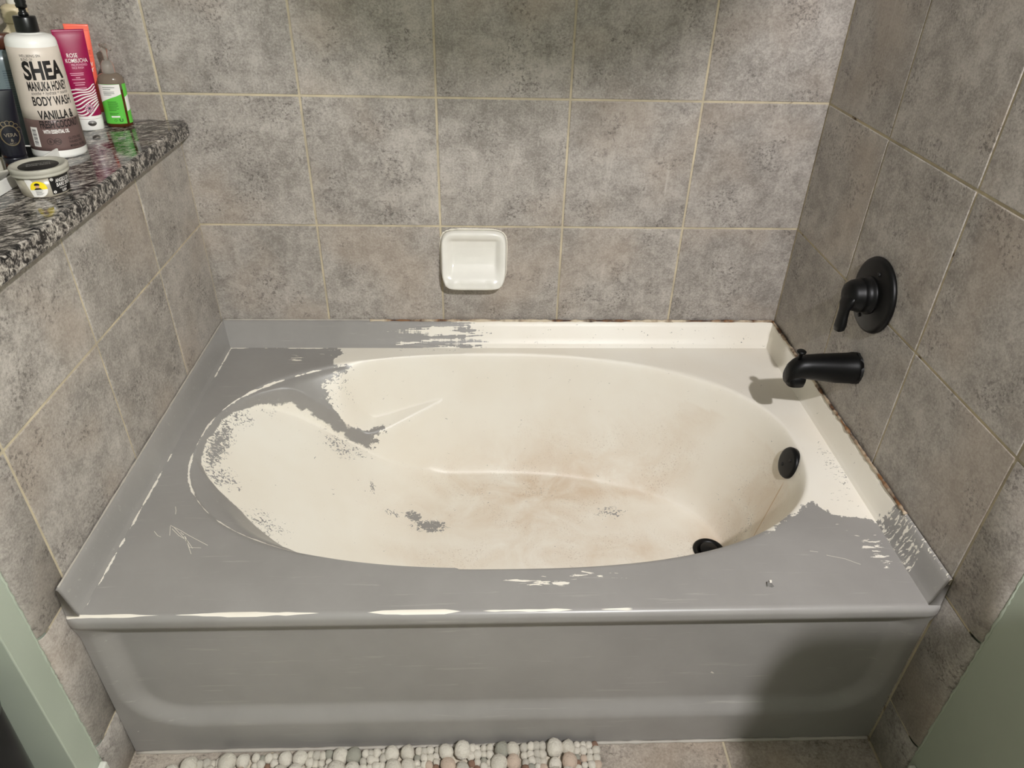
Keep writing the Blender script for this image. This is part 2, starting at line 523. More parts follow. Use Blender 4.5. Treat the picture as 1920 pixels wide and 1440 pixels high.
CHIPS = [(0.1, -0.43, 0.028, 0.121, 1.227), (0.125, -0.52, 0.055, 0.055, 0.92), (0.115, -0.32, 0.05, 0.055, 0.844), (0.17, -0.262, 0.055, 0.022, 0.69), (0.418, -0.31, 0.011, 0.033, 1.076), (0.524, -0.353, 0.029, 0.022, 1.476), (0.57, -0.386, 0.055, 0.029, 1.389), (0.471, -0.362, 0.033, 0.015, 0.955), (1.054, -0.332, 0.05, 0.029, 1.042), (1.362, -0.483, 0.033, 0.028, 0.661), (1.361, -0.403, 0.033, 0.022, 0.555), (0.225, -0.6, 0.077, 0.066, 0.798), (0.33, -0.25, 0.066, 0.044, 0.844), (0.3, -0.18, 0.055, 0.066, 0.767), (0.29, -0.3, 0.066, 0.055, 0.463), (1.483, -0.56, 0.033, 0.143, 0.687), (1.45, -0.66, 0.044, 0.055, 0.529), (0.464, -0.486, 0.022, 0.022, 0.661), (0.8, -0.25, 0.33, 0.066, 0.436), (0.56, -0.052, 0.22, 0.022, 0.595), (0.36, -0.235, 0.07, 0.03, 0.75), (0.33, -0.16, 0.05, 0.03, 0.7), (0.7, -0.3, 0.3, 0.12, 0.4), (1.2, -0.5, 0.12, 0.1, 0.45)]
WEAR = [(.33, -.80, .02, .02, .3), (.815, -.872, .12, .018, .88), (.90, -.858, .08, .012, .75), (.70, -.878, .1, .012, .6), (1.465, -.80, .040, .08, .84), (1.44, -.735, .05, .02, .8), (.208, -.103, .05, .03, .85),
        (.29, -.085, .06, .05, .6), (.15, -.75, .035, .02, .5), (1.36, -.82, .06, .012, .4)]
STAIN = [(.86, -.24, .30, .09, .95), (.80, -.34, .34, .12, .55), (1.08, -.25, .22, .05, .75), (1.0, -.47, .40, .07, .62), (.66, -.49, .2, .05, .5), (1.33, -.48, .11, .12, .6), (1.29, -.457, .06, .06, .9)]
k = Nodes('chipped_tub_enamel', 0.3)
p_ = k.obj()
sep = k.n('ShaderNodeSeparateXYZ', {0: p_})
PX, PY, PZ = sep.outputs
jag = k.add(k.mul(k.sub(k.noise(p_, 42, 5, 0.62, 0.5), 0.5), 0.055), k.mul(k.sub(k.noise(p_, 260, 3, 0.6), 0.5), 0.012))
strk = k.noise(k.scale(p_, (7, 110, 110)), 1.0, 4, 0.62, 0.4)
strk2 = k.noise(k.scale(p_, (90, 20, 20)), 1.0, 3, 0.6)
jag = k.mul(jag, k.attr('jamp'))
jag = k.add(jag, k.mul(k.attr('streak'), k.add(k.mul(k.sub(strk, 0.5), 1.5), k.mul(k.sub(strk2, 0.5), 0.5))))
gray = k.rng(k.add(k.attr('paint'), jag), -0.0004, 0.0006)
cn = k.noise(k.scale(p_, (1, 1.3, 1.3)), 95, 4, 0.62, 1.2)
chip = k.rng(k.sub(cn, k.sub(0.80, k.mul(k.attr('chip'), 0.30))), 0.0, 0.006)
gray = k.mx(gray, chip)
wn = k.noise(k.scale(p_, (22, 130, 60)), 1.0, 4, 0.6, 0.6)
wear = k.rng(k.sub(wn, k.sub(0.84, k.mul(k.attr('wear'), 0.36))), 0.0, 0.006)
# rubbed-through edges: basin lip, front nose, foot of the upstands
en = k.noise(p_, 26, 4, 0.6)
en2 = k.noise(k.scale(p_, (5, 5, 5)), 1.0, 3, 0.6)
lip = k.mul(k.rng(k.math('ABSOLUTE', k.sub(k.attr('rimd'), 0.004)), k.mul(k.rng(en, 0.44, 0.66), 0.0034), 0.0, 0.0, 60.0), k.attr('lipw'))
nose = k.mul(k.rng(k.math('ABSOLUTE', k.add(PY, 0.9335)), k.mul(k.rng(en2, 0.46, 0.62), 0.0042), 0.0, 0.0, 60.0),
             k.mul(k.mul(k.rng(PZ, 0.430, 0.432), k.rng(PZ, 0.4364, 0.4358)), k.rng(PX, 0.97, 0.62)))
foot = k.mul(k.rng(k.math('ABSOLUTE', k.sub(k.attr('footd'), 0.002)), k.mul(k.rng(en, 0.46, 0.62), 0.0034), 0.0, 0.0, 60.0), k.attr('footw'))
bare = k.math('MINIMUM', k.mx(k.mx(wear, lip), k.mx(nose, foot)), 1.0)
gray = k.mul(gray, k.sub(1.0, bare))
st = k.mul(k.attr('stain'), k.rng(k.noise(p_, 7, 5, 0.66, 0.6), 0.34, 0.66))
spk = k.mul(k.attr('stain'), k.mul(k.rng(k.noise(p_, 230, 3, 0.7), 0.56, 0.68), k.rng(k.noise(p_, 11, 3, 0.6), 0.44, 0.6)))
cream = k.mix(k.rng(k.noise(p_, 5, 3), 0.35, 0.65), lin(236, 231, 219), lin(232, 225, 211))
cream = k.mix(k.mul(st, 0.78), cream, lin(196, 166, 132))
cream = k.mix(k.mul(spk, 0.8), cream, lin(138, 108, 82))
drip = k.mul(k.mul(k.rng(k.math('ABSOLUTE', k.sub(k.attr('drip'), 0.0)), 0.0030, 0.0008), k.rng(PZ, 0.36, 0.34)), k.rng(PZ, 0.10, 0.13))
cream = k.mix(k.mul(drip, 0.75), cream, lin(186, 150, 100))
paint = k.mix(k.rng(k.noise(p_, 6, 4, 0.6), 0.35, 0.65), lin(143, 140, 136), lin(151, 148, 144))
paint = k.mix(k.mul(k.rng(strk, 0.62, 0.75), 0.35), paint, lin(196, 190, 182))
k.set('Base Color', k.mix(gray, cream, paint))
k.set('Roughness', k.rng(gray, 0, 1, 0.40, 0.34))
k.bump(k.add(k.mul(gray, 0.5), k.mul(k.noise(p_, 120, 3), 0.12)), 0.0008, 0.5)
M['tub'] = k.m
M['black_metal'] = plain('oil_rubbed_black_metal', (9, 9, 9), 0.42, 0.15, 60, Specular_IOR_Level=0.25)
M['black_dark'] = plain('black_recess', (6, 6, 6), 0.6)

tub = tag(empty('bathtub', (0.762, -0.46, 0.0)), 'alcove bathtub with oval cream basin and peeling grey paint', 'bathtub')
def tub_part(name, VF, attrs, **kw):
    n = len(VF[0])
    base = dict(paint=0.2, chip=0.0, wear=0.0, stain=0.0, rimd=1.0, lipw=0.0, footd=1.0, footw=0.0, streak=0.0, drip=1.0, jamp=1.0)
    A = {a: (np.asarray(attrs[a]) if a in attrs else np.full(n, b)) for a, b in base.items()}
    o = obj(name, VF, M['tub'], None, True, A)
    o.parent = tub
    o.matrix_parent_inverse = Matrix.Translation(-Vector(tub.location))
    return o
# basin and deck: one moulded shell, rings from the basin centre out to the deck edge
DX0, DX1, DY0, DY1 = 0.024, 1.500, -0.930, -0.048
th = list(np.linspace(0, 2 * math.pi, 640, endpoint=False))
for cx, cy in ((DX0, DY0), (DX1, DY0), (DX0, DY1), (DX1, DY1)):
    th.append(math.atan2(cy - YC, cx - XC) % (2 * math.pi))
th = np.array(sorted(th))
ct, stn = np.cos(th), np.sin(th)
rr = 1.0 / rim_rho(XC + ct * 1.0, YC + stn * 1.0)           # ray length to the lip
with np.errstate(divide='ignore'):
    rx = np.where(ct > 0, (DX1 - XC) / ct, (DX0 - XC) / ct)
    ry = np.where(stn > 0, (DY1 - YC) / stn, (DY0 - YC) / stn)
re = np.minimum(np.abs(rx), np.abs(ry))                      # ray length to the deck edge
taus = [0.02] + list(np.arange(0.05, 0.42, 0.012)) + list(np.arange(0.42, 0.90, 0.006)) + list(np.arange(0.90, 1.0, 0.0035)) + [1.0]
rings_r = [rr * t for t in taus] + [rr + (re - rr) * t for t in np.linspace(0, 1, 26)[1:]]
Xs = np.concatenate([[XC]] + [XC + ct * r for r in rings_r])
Ys = np.concatenate([[YC]] + [YC + stn * r for r in rings_r])
nt_ = len(th)
Zs = np.where(rim_rho(Xs, Ys) <= 1.02, basin_z(Xs, Ys), ZD)
F = [(0, 1 + i, 1 + (i + 1) % nt_) for i in range(nt_)]
for j in range(len(rings_r) - 1):
    a = 1 + j * nt_
    for i in range(nt_):
        i2 = (i + 1) % nt_
        F.append((a + i, a + nt_ + i, a + nt_ + i2, a + i2))
rd = rim_d(Xs, Ys)
footd = np.minimum(Xs - DX0, DY1 - Ys)
tub_part('basin_and_deck', (np.stack([Xs, Ys, Zs], 1), F), dict(
    paint=poly_sd(Xs, Ys, CREAM_POLY), chip=np.maximum(blobs(Xs, Ys, CHIPS), np.where(rd > 0, 0.31, 0.27)), wear=blobs(Xs, Ys, WEAR),
    stain=np.where(rd > 0.02, blobs(Xs, Ys, STAIN), 0), rimd=rd,
    lipw=np.clip(1.2 - Xs / 0.42, 0, 1) + np.clip((Xs - 1.2) / 0.1, 0, 1) * (Ys < -0.6),
    footd=footd, footw=np.maximum(np.clip((-0.50 - Ys) / 0.08, 0, 1) * (Xs < 0.3), ((Ys > -0.2) & (Xs < 0.7)) * 1.0),
    jamp=np.where((Xs < 0.40) & (rd > 0), 1 - 0.88 * np.exp(-(scoop_s(Xs, Ys) / 0.018) ** 2), 1.0),
    drip=np.where(Xs > 1.25, (Ys + 0.520) - 0.10 * (Zs - 0.34), 1.0)))
# upstands along the three walls
def fillet(base_out, top_out, n=7):
    """profile from the deck edge up: (distance to wall line, height)"""
    pts = []
    for a in np.linspace(0, 1, n):
        pts.append((base_out * (1 - 0.22 * a ** 2) if a < 1 else base_out * 0.78, ZD + 0.010 * a ** 2))
    return pts + [(top_out + (base_out * 0.78 - top_out) * (1 - t), ZD + 0.010 + (ZF - ZD - 0.010) * t) for t in (0.25, 0.5, 0.75, 0.95)] + [(top_out * 0.6, ZF), (0.0, ZF)]
def corner_profile():
    return list(zip(fillet(1.0, 0.16), range(99)))
prof = [(a, z) for (a, z), _ in corner_profile()]
def inset(t, ax):
    b = {'l': DX0 - 0.002, 'r': (W - 0.002) - DX1, 'b': -0.002 - DY1}[ax]
    return b * t
ys = np.linspace(-0.9415, DY1, 130)
V, A1, A2, A3 = [], [], [], []
for t, z in prof:
    yend = -0.002 - inset(t, 'b')
    for f in np.linspace(0, 1, 130):
        y0 = -0.9345 + 0.003 * (z - ZD) / (ZF - ZD)
        V.append((0.002 + inset(t, 'l'), y0 + (yend - y0) * f, z))
        A1.append(0.2); A2.append(0.012 + (z - ZD)); A3.append(0.0)
n = 130
Fg = [(j * n + i, j * n + i + 1, (j + 1) * n + i + 1, (j + 1) * n + i) for j in range(len(prof) - 1) for i in range(n - 1)]
V.append((0.002, -0.9345, ZD - 0.002)); A1.append(0.2)
capL = tuple(j * n for j in range(len(prof))) + (len(V) - 1,)
tub_part('upstand', (V, [tuple(reversed(f)) for f in Fg] + [capL]), dict(paint=A1, wear=[0.12] * len(V)))
V, A1, A2 = [], [], []
for t, z in prof:
    yend = -0.002 - inset(t, 'b')
    for f in np.linspace(0, 1, 130):
        y0 = -0.9345 + 0.003 * (z - ZD) / (ZF - ZD)
        y = y0 + (yend - y0) * f
        V.append((W - 0.002 - inset(t, 'r'), y, z))
        A1.append(-0.725 - 0.30 * (z - ZD) - y); A2.append(0.42 if y > -0.72 else 0.0)
V.append((W - 0.002, -0.9345, ZD - 0.002)); A1.append(0.2); A2.append(0.0)
tub_part('upstand', (V, Fg + [tuple(reversed(capL))]), dict(paint=A1, chip=np.array(A2) * 0.8, wear=[0.80 if -0.86 < v[1] < -0.70 else (0.9 if (v[2] > ZF - 0.006 and v[1] < -0.7) else 0.1) for v in V]))
V, A1, A2 = [], [], []
for t, z in prof:
    x0, x1 = 0.002 + inset(t, 'l'), W - 0.002 - inset(t, 'r')
    for f in np.linspace(0, 1, n):
        x = x0 + (x1 - x0) * f
        V.append((x, -0.002 - inset(t, 'b'), z))
        A1.append(0.60 - x); A2.append(np.clip(1.2 - abs(x - 0.60) / 0.34, 0, 1))
tub_part('upstand', (V, [tuple(reversed(f)) for f in Fg]), dict(paint=A1, streak=np.array(A2) * 0.9, chip=[0.4 if v[0] > 0.8 else 0.0 for v in V]))
# front: rounded nose, recessed panel with a curved lower border
nose = [(-0.930, ZD)] + [(-0.930 - 0.012 * math.sin(a), ZD - 0.012 + 0.012 * math.cos(a)) for a in np.linspace(0.2, math.pi / 2, 8)]
nose += [(-0.942, 0.416), (-0.9415, 0.412), (-0.940, 0.408), (-0.9375, 0.404), (-0.9345, 0.400)]
def apron_y(x, z):
    px0, px1, pz0, r = 0.060, W - 0.060, 0.132, 0.075
    qx = max(px0 + r - x, x - (px1 - r), 0.0)
    qz = max(pz0 + r - z, 0.0)
    sd = math.hypot(qx, qz) - r if (qx > 0 and qz > 0) else max(qx, qz) - r
    t = min(max(sd / 0.046, 0), 1)
    t = t * t * (3 - 2 * t)
    return -0.906 - 0.019 * t
zs = [0.396, 0.392, 0.388, 0.384, 0.380, 0.375, 0.370, 0.364] + list(np.linspace(0.358, 0.004, 74))
xs = list(np.linspace(0.001, 0.17, 36)) + list(np.linspace(0.18, W - 0.18, 60)) + list(np.linspace(W - 0.17, W - 0.001, 36))
V = []
for y, z in nose:
    for x in xs:
        e_ = min(max(min(x, W - x) / 0.022, 0), 1)
        V.append((x, -0.930 + (y + 0.930) * (0.45 + 0.55 * e_ * (2 - e_)), z))
for i, z in enumerate(zs):
    bl = min(max((z - 0.358) / 0.042, 0), 1)
    bl = bl ** 1.6
    for x in xs:
        V.append((x, apron_y(x, z) * (1 - bl) + -0.9335 * bl, z))
n = len(xs)
F = [(j * n + i, (j + 1) * n + i, (j + 1) * n + i + 1, j * n + i + 1) for j in range(len(nose) + len(zs) - 1) for i in range(n - 1)]
tub_part('apron', (V, F), dict(wear=[0.20] * len(V)))
# sealant against the walls
k = Nodes('stained_sealant', 0.6)
sn = k.noise(k.obj(), 9, 4, 0.65)
k.set('Base Color', k.mix(k.rng(sn, 0.40, 0.52), lin(205, 190, 165), k.mix(k.rng(k.noise(k.obj(), 40, 3), 0.4, 0.6), lin(132, 92, 56), lin(70, 48, 34))))
M['sealant'] = k.m
def sealant(p0, p1, r=0.004, n=80, mat='sealant'):
    rings = []
    d = (Vector(p1) - Vector(p0)).normalized()
    s = d.cross(Vector((0, 0, 1))).normalized()
    for i in range(n):
        f = i / (n - 1)
        rad = r * random.uniform(0.55, 1.2)
        rings.append(superring(rad, rad, 2, Vector(p0).lerp(Vector(p1), f), 8, (s, (0, 0, 1))))
    o = obj('sealant_bead', loft(rings), M[mat], None)
    o.parent = tub
    o.matrix_parent_inverse = Matrix.Translation(-Vector(tub.location))
M['sealant_pale'] = plain('pale_sealant', (176, 170, 160), 0.6)
sealant((0.40, -0.0058, ZF), (W - 0.008, -0.0058, ZF), 0.0042)
sealant((0.006, -0.0040, ZF), (0.40, -0.0040, ZF), 0.0025, 40, 'sealant_pale')
sealant((W - 0.0055, -0.008, ZF), (W - 0.0055, -0.77, ZF), 0.0038)
sealant((0.0036, -0.008, ZF), (0.0036, -0.925, ZF), 0.002, 60, 'sealant_pale')
sealant((0.004, -0.9275, 0.002), (W - 0.004, -0.9275, 0.002), 0.004, 90, 'sealant_pale')
def tub_child(name, VF, mat, parent=None, smooth=True):
    o = obj(name, VF, mat, None, smooth)
    o.parent = parent or tub
    o.matrix_parent_inverse = (parent or tub).matrix_world.inverted() if parent else Matrix.Translation(-Vector(tub.location))
    return o
# overflow plate on the right end wall of the basin
nrm = Vector((-1, 0.0, 0.26)).normalized()
oc = Vector((1.4155, -0.500, 0.398))
Mz = nrm.to_track_quat('Z', 'Y').to_matrix().to_4x4()
Mz.translation = oc
ov = tub_child('overflow_plate', moved(lathe([(0.036, -0.004), (0.037, 0.006), (0.035, 0.010), (0.030, 0.0115), (0.0, 0.012)], 40), Mz), M['black_metal'])
ov['label'] = 'round black overflow plate with two screws'
for sx in (-0.016, 0.016):
    m2 = Mz @ Matrix.Rotation(R(55), 4, 'Z') @ Matrix.Translation((sx, 0, 0.0115))
    tub_child('screw', moved(lathe([(0.0042, -0.001), (0.0042, 0.0012), (0.0030, 0.002), (0, 0.002)], 16), m2), M['black_dark'], None)
dr = tub_child('drain', at(lathe([(0.040, 0.000), (0.040, 0.003), (0.036, 0.0055), (0.029, 0.003), (0.027, -0.001), (0.0, -0.001)], 40), 1.286, -0.474, 0.0865), M['black_metal'])
dr['label'] = 'round black drain at the foot of the basin'
tub_child('drain_stopper', at(lathe([(0.022, 0.0), (0.024, 0.006), (0.019, 0.012), (0.0, 0.014)], 32), 1.286, -0.474, 0.0855), M['black_metal'])

# hairline scratches and a curled flake of paint on the deck
def strip(pts, w):
    VF = flat_band([p for p in pts], w)
    return [(v[0], v[1], ZD + 0.00025) for v in VF[0]], VF[1]
SCR = [[(0.0749, -0.7357), (0.0855, -0.7471), (0.0932, -0.7508)], [(0.1, -0.72), (0.1243, -0.7341), (0.1451, -0.7479), (0.1885, -0.774)], [(0.1065, -0.7293), (0.1257, -0.7476), (0.1463, -0.7612), (0.1623, -0.781)], [(0.0916, -0.6676), (0.0969, -0.6799), (0.0992, -0.6895)], [(0.1008, -0.7224), (0.1084, -0.7474)], [(0.1259, -0.7386), (0.1401, -0.7523), (0.1523, -0.7744), (0.1644, -0.7951)], [(0.1323, -0.7432), (0.1478, -0.7656), (0.1559, -0.7788)], [(0.1082, -0.7248), (0.1377, -0.7545), (0.1454, -0.7634)], [(0.1553, -0.7788), (0.1777, -0.7799)], [(1.3626, -0.8148), (1.3947, -0.8247), (1.4185, -0.839)], [(1.3345, -0.8039), (1.3496, -0.8067)]]
M['bare_line'] = plain('bare_enamel_line', (226, 220, 206), 0.5)
tag(tub_child('scratch_marks', join(*[strip(p, 0.0009) for p in SCR]), M['bare_line'], None, False), kind='stuff')
fl_ = tag(empty('paint_flake', (1.228, -0.886, ZD + 0.0005)), 'small curled grey paint flake lying on the front deck', 'paint flake')
M['flake'] = plain('grey_paint_skin', (120, 118, 114), 0.5)
obj('flake', grid(lambda u, v: (0.012 * (u - .5) * (1 - .4 * v), 0.009 * (v - .5) + 0.002 * math.sin(u * 5), 0.0006 + 0.004 * (u - .35) ** 2 * 2 + 0.003 * v * (1 - u)), list(np.linspace(0, 1, 9)), list(np.linspace(0, 1, 7))), M['flake'], fl_)
obj('flake_edge', grid(lambda u, v: (0.004 + 0.004 * (u - .5), 0.0045 + 0.003 * v, 0.001 + 0.004 * v), list(np.linspace(0, 1, 4)), [0, .5, 1]), M['bare_line'], fl_)

# ---- soap dish ------------------------------------------------------------
M['ceramic'] = plain('glazed_white_ceramic', (232, 229, 220), 0.22, 0.02)
SW, SH = 0.0855, 0.0745
def dish_h(u, v):
    """how far the glazed surface stands off the wall; u, v in -1..1"""
    V_ = [-1.0, -0.86, -0.74, -0.60, -0.42, -0.20, 0.05, 0.40, 0.62, 0.74, 0.86, 1.0]
    H_ = [0.046, 0.050, 0.047, 0.040, 0.028, 0.016, 0.0105, 0.009, 0.010, 0.017, 0.020, 0.019]
    h = float(np.interp(v, V_, H_))
    side = float(np.interp(abs(u), [0, 0.66, 0.80, 0.90, 1.0], [0, 0.0, 0.75, 1.0, 1.0]))
    rim = float(np.interp(v, [-1, -0.6, 0.0, 0.7, 1.0], [0.047, 0.042, 0.028, 0.021, 0.019]))
    h = h + (max(rim, h) - h) * side
    h -= 0.0032 * (0.5 + 0.5 * math.cos(u * 15.5)) * max(0, 1 - abs(v + 0.80) / 0.16) * (abs(u) < 0.82)
    return h
rings = []
for t in [1.0, 0.995, 0.99, 0.975, 0.955] + list(np.linspace(0.93, 0.04, 26)):
    ring = []
    for p in superring(1, 1, 5.2, (0, 0, 0), 96):
        u, v = p.x * t, p.y * t
        hh = dish_h(p.x * 0.93, p.y * 0.93) if t > 0.93 else dish_h(u, v)
        if t > 0.93: hh *= math.sqrt(max(0.0, 1 - ((t - 0.93) / 0.07) ** 2)) if t < 1 else 0
        ring.append((u * SW, -hh - 0.0005, v * SH + (-0.004 if v < -0.8 else 0)))
    rings.append(ring)
dish = tag(empty('soap_dish', (0.6845, -0.0005, 0.685)), 'white glazed ceramic soap dish fixed to the back wall tiles', 'soap dish')
obj('dish', loft(rings), M['ceramic'], dish)
M['white_sealant'] = plain('white_sealant', (226, 220, 206), 0.55)
ring_pts = superring(SW + 0.001, SH + 0.001, 5.2, (0, -0.001, 0), 90, ((1, 0, 0), (0, 0, 1)))
V, F = [], []
for p in ring_pts:
    r = 0.0022 * random.uniform(0.5, 1.3) * (1.0 if p.z > 0 else 0.5)
    d = Vector((p.x, 0, p.z)).normalized()
    V += [tuple(p - d * r), tuple(p + Vector((0, -r, 0))), tuple(p + d * r)]
for i in range(90):
    j = (i + 1) % 90
    F += [(3 * i, 3 * j, 3 * j + 1, 3 * i + 1), (3 * i + 1, 3 * j + 1, 3 * j + 2, 3 * i + 2)]
obj('sealant_bead', (V, F), M['white_sealant'], dish)

# ---- tap valve and spout on the right wall --------------------------------
TOX = Matrix.Rotation(R(-90), 4, 'Y')            # lathe axis z -> -x
valve = tag(empty('shower_valve', (W, -0.434, 0.795)), 'round black shower valve plate with lever handle on the right wall', 'shower valve')
obj('escutcheon', moved(lathe([(0.079, 0.0), (0.080, 0.004), (0.078, 0.009), (0.070, 0.0125), (0.040, 0.0155), (0.034, 0.017), (0.0, 0.017)], 64), TOX), M['black_metal'], valve)
obj('hub', moved(lathe([(0.040, 0.014), (0.040, 0.020), (0.036, 0.022), (0.035, 0.036), (0.036, 0.038), (0.034, 0.041), (0.032, 0.052), (0.026, 0.061), (0.014, 0.066), (0.0, 0.067)], 40), TOX), M['black_metal'], valve)
lever_c = [(-0.050, -0.002, 0.004), (-0.058, -0.007, -0.012), (-0.063, -0.011, -0.026), (-0.065, -0.015, -0.044), (-0.0665, -0.019, -0.060), (-0.067, -0.021, -0.070), (-0.067, -0.0215, -0.0735)]
lw = [0.026, 0.023, 0.0155, 0.0155, 0.0175, 0.0150, 0.007]
rings = []
for c, r in zip(lever_c, lw):
    rings.append(superring(r, r * 0.60, 2.4, c, 20, (Vector((0, 1, -0.25)).normalized(), Vector((1, 0.15, 0.15)).normalized())))
obj('lever', loft(rings), M['black_metal'], valve)
for dz, dy in ((-0.052, 0.012), (0.052, -0.012)):
    obj('screw', moved(lathe([(0.0045, 0.0125), (0.0045, 0.0165), (0.003, 0.017), (0, 0.017)], 14), Matrix.Translation((0, dy, dz)) @ TOX), M['black_dark'], valve)

spout = tag(empty('tub_spout', (W, -0.450, 0.626)), 'matte black tub spout with pull-up diverter on the right wall', 'tub spout')
prof = [(0.0, 0.0335, 0.0335, 0.0), (0.010, 0.0340, 0.0340, 0.0), (0.014, 0.0325, 0.0330, 0.0), (0.045, 0.0310, 0.0320, 0.000), (0.085, 0.0275, 0.0290, 0.002), (0.110, 0.0255, 0.0265, 0.003), (0.126, 0.0240, 0.0260, 0.001), (0.138, 0.0215, 0.0250, -0.005), (0.147, 0.0185, 0.0215, -0.012), (0.152, 0.0140, 0.0150, -0.020)]
rings = [superring(a, b, 2.3, (-x, 0, dz), 36, ((0, 1, 0), (0, 0, 1))) for x, a, b, dz in prof]
obj('body', loft(rings), M['black_metal'], spout)
obj('nozzle', loft([superring(0.020, 0.021, 3.0, (-0.1285, 0, -0.008), 32), superring(0.0205, 0.0215, 3.0, (-0.1285, 0, -0.028), 32), superring(0.0195, 0.0205, 3.0, (-0.1290, 0, -0.0385), 32), superring(0.015, 0.016, 3, (-0.1290, 0, -0.0375), 32), superring(0.013, 0.014, 3, (-0.1290, 0, -0.025), 32)]), M['black_metal'], spout)
dv = obj('diverter', at(lathe([(0.004, 0.0), (0.004, 0.017), (0.0065, 0.020), (0.0098, 0.0215), (0.0100, 0.0245), (0.0075, 0.0265), (0.0, 0.027)], 24), -0.131, 0, 0.018), M['black_metal'], spout)
rings = []
V, F = [], []
for i in range(48):
    a = 2 * math.pi * i / 48
    r = 0.0345 + random.uniform(-0.001, 0.0022)
    V += [(0.0, r * math.cos(a) * 1.0, r * math.sin(a)), (-0.004 - random.random() * 0.002, (r - 0.001) * math.cos(a), (r - 0.001) * math.sin(a))]
for i in range(48):
    j = (i + 1) % 48
    F.append((2 * i, 2 * i + 1, 2 * j + 1, 2 * j))
obj('sealant_ring', (V, F), M['black_dark'], spout)

# ---- toiletries on the ledge ----------------------------------------------
ZL = 1.0221
TILT = 0.045
M['white_plastic'] = plain('white_plastic', (236, 234, 228), 0.3, 0.02)
M['black_plastic'] = plain('black_plastic', (14, 14, 15), 0.28, 0.1)
M['ink'] = plain('black_ink', (20, 17, 16), 0.5)
M['ink_soft'] = plain('soft_black_ink', (74, 62, 58), 0.5)
M['white_ink'] = plain('white_ink', (240, 236, 230), 0.5)
M['beige_label'] = plain('beige_label', (211, 199, 186), 0.42, 0.02)
M['brown_label'] = plain('brown_label', (106, 84, 80), 0.42, 0.03)
def face_cam(x, y, extra=0.0):
    """turn so that local -Y looks from (x, y) toward where the photographer stands"""
    return math.atan2(-1.7579 - y, 0.7073 - x) + math.pi / 2 + extra
def cyl_map(r, e=0.0004):
    return lambda x, z: ((r + e) * math.sin(x / r), -(r + e) * math.cos(x / r), z)
def text_lines(specs, bold_default=0.0):
    out = []
    for s in specs:
        txt, h, w, x, z = s[:5]
        out.append((text_flat(txt, h, w, s[5] if len(s) > 5 else bold_default, s[6] if len(s) > 6 else 'CENTER', s[7] if len(s) > 7 else 0.0), x, z))
    return out
# body wash
bx, by = -0.134, -0.271
bw = tag(empty('pump_bottle', (bx, by, ZL), (0, TILT, face_cam(bx, by, R(8)))), 'large white body wash pump bottle with beige and brown label', 'bottle')
r = 0.047
br = lambda z: 0.0485 - 0.0065 * min(max((z - 0.006) / 0.20, 0), 1)
obj('body', lathe([(0.0450, 0), (0.0478, 0.002), (br(.006), 0.006)] + [(br(z), z) for z in np.linspace(0.02, 0.203, 10)] + [(0.0405, 0.209), (0.0365, 0.2135), (0.027, 0.2165), (0.018, 0.2178), (0.0175, 0.2225)], 64), M['white_plastic'], bw)
sl = lambda z0, z1, e: lathe([(br(z0) + 0.00003, z0)] + [(br(z) + e, z) for z in np.linspace(z0 + 0.0001, z1 - 0.0001, 8)] + [(br(z1) + 0.00003, z1)], 64)
lb = obj('label', sl(0.0725, 0.197, 0.0002), M['beige_label'], bw)
lb['label'] = 'beige upper label'
lb2 = obj('label', sl(0.0155, 0.0725, 0.0002), M['brown_label'], bw)
lb2['label'] = 'brown lower label'
def bm_(x, z, e=0.0005):
    q = br(z) + e
    return (q * math.sin(x / 0.045), -q * math.cos(x / 0.045), z)
cm = bm_
d0 = 0.002
obj('lettering', wrapped(text_lines([
    ('SHEA', 0.0295, 0.072, d0, 0.1445, 0.040), ('MANUKA HONEY', 0.0155, 0.071, d0 + 0.001, 0.1245, 0.028),
    ('BODY WASH', 0.0155, 0.069, d0 + 0.002, 0.0985, 0.022), ('VANILLA &', 0.0150, 0.062, d0 + 0.002, 0.0742, 0.030),
    ('FRESH COCONUT', 0.0130, 0.071, d0 + 0.005, 0.0580, 0.022),
    ('WELLBEING SPA', 0.0046, 0.036, d0 - 0.036, 0.1815, 0.0, 'LEFT'), ('BLEND OF:', 0.0046, 0.020, d0 - 0.034, 0.1755, 0.0, 'LEFT'),
    ('soothe + hydrate + nourish', 0.0062, 0.066, d0 + 0.002, 0.1172, 0.0, 'CENTER', 0.3)]), cm), M['ink'], bw, False)
obj('lettering', wrapped(text_lines([('WITH ESSENTIAL OIL', 0.0066, 0.043, d0 - 0.028, 0.0480, 0.030, 'LEFT')]), cm), M['white_ink'], bw, False)
obj('lettering', wrapped(text_lines([('GLUTEN FREE', 0.0048, 0.026, d0 + 0.010, 0.0345, 0.006, 'LEFT'), ('PARABEN FREE', 0.0048, 0.028, d0 + 0.010, 0.0275, 0.006, 'LEFT'), ('MINERAL OIL FREE', 0.0048, 0.033, d0 + 0.010, 0.0205, 0.006, 'LEFT'),
    ('B', 0.005, None, d0 - 0.020, 0.0305, 0.01), ('PG', 0.005, None, d0 - 0.0085, 0.0305, 0.01)]) +
    [(flat_band([(0.0055 * math.cos(a), 0.0055 * math.sin(a)) for a in np.linspace(0, 2 * math.pi, 28)], 0.0007), cxx, 0.033) for cxx in (d0 - 0.020, d0 - 0.0085)], cm), M['ink'], bw, False)
bc = obj('barcode_panel', wrapped([(flat_rect(0, 0.014, 0, 0.036, 6, 2), d0 - 0.052, 0.0225)], lambda x, z: bm_(x, z, 0.0003)), M['white_ink'], bw, False)
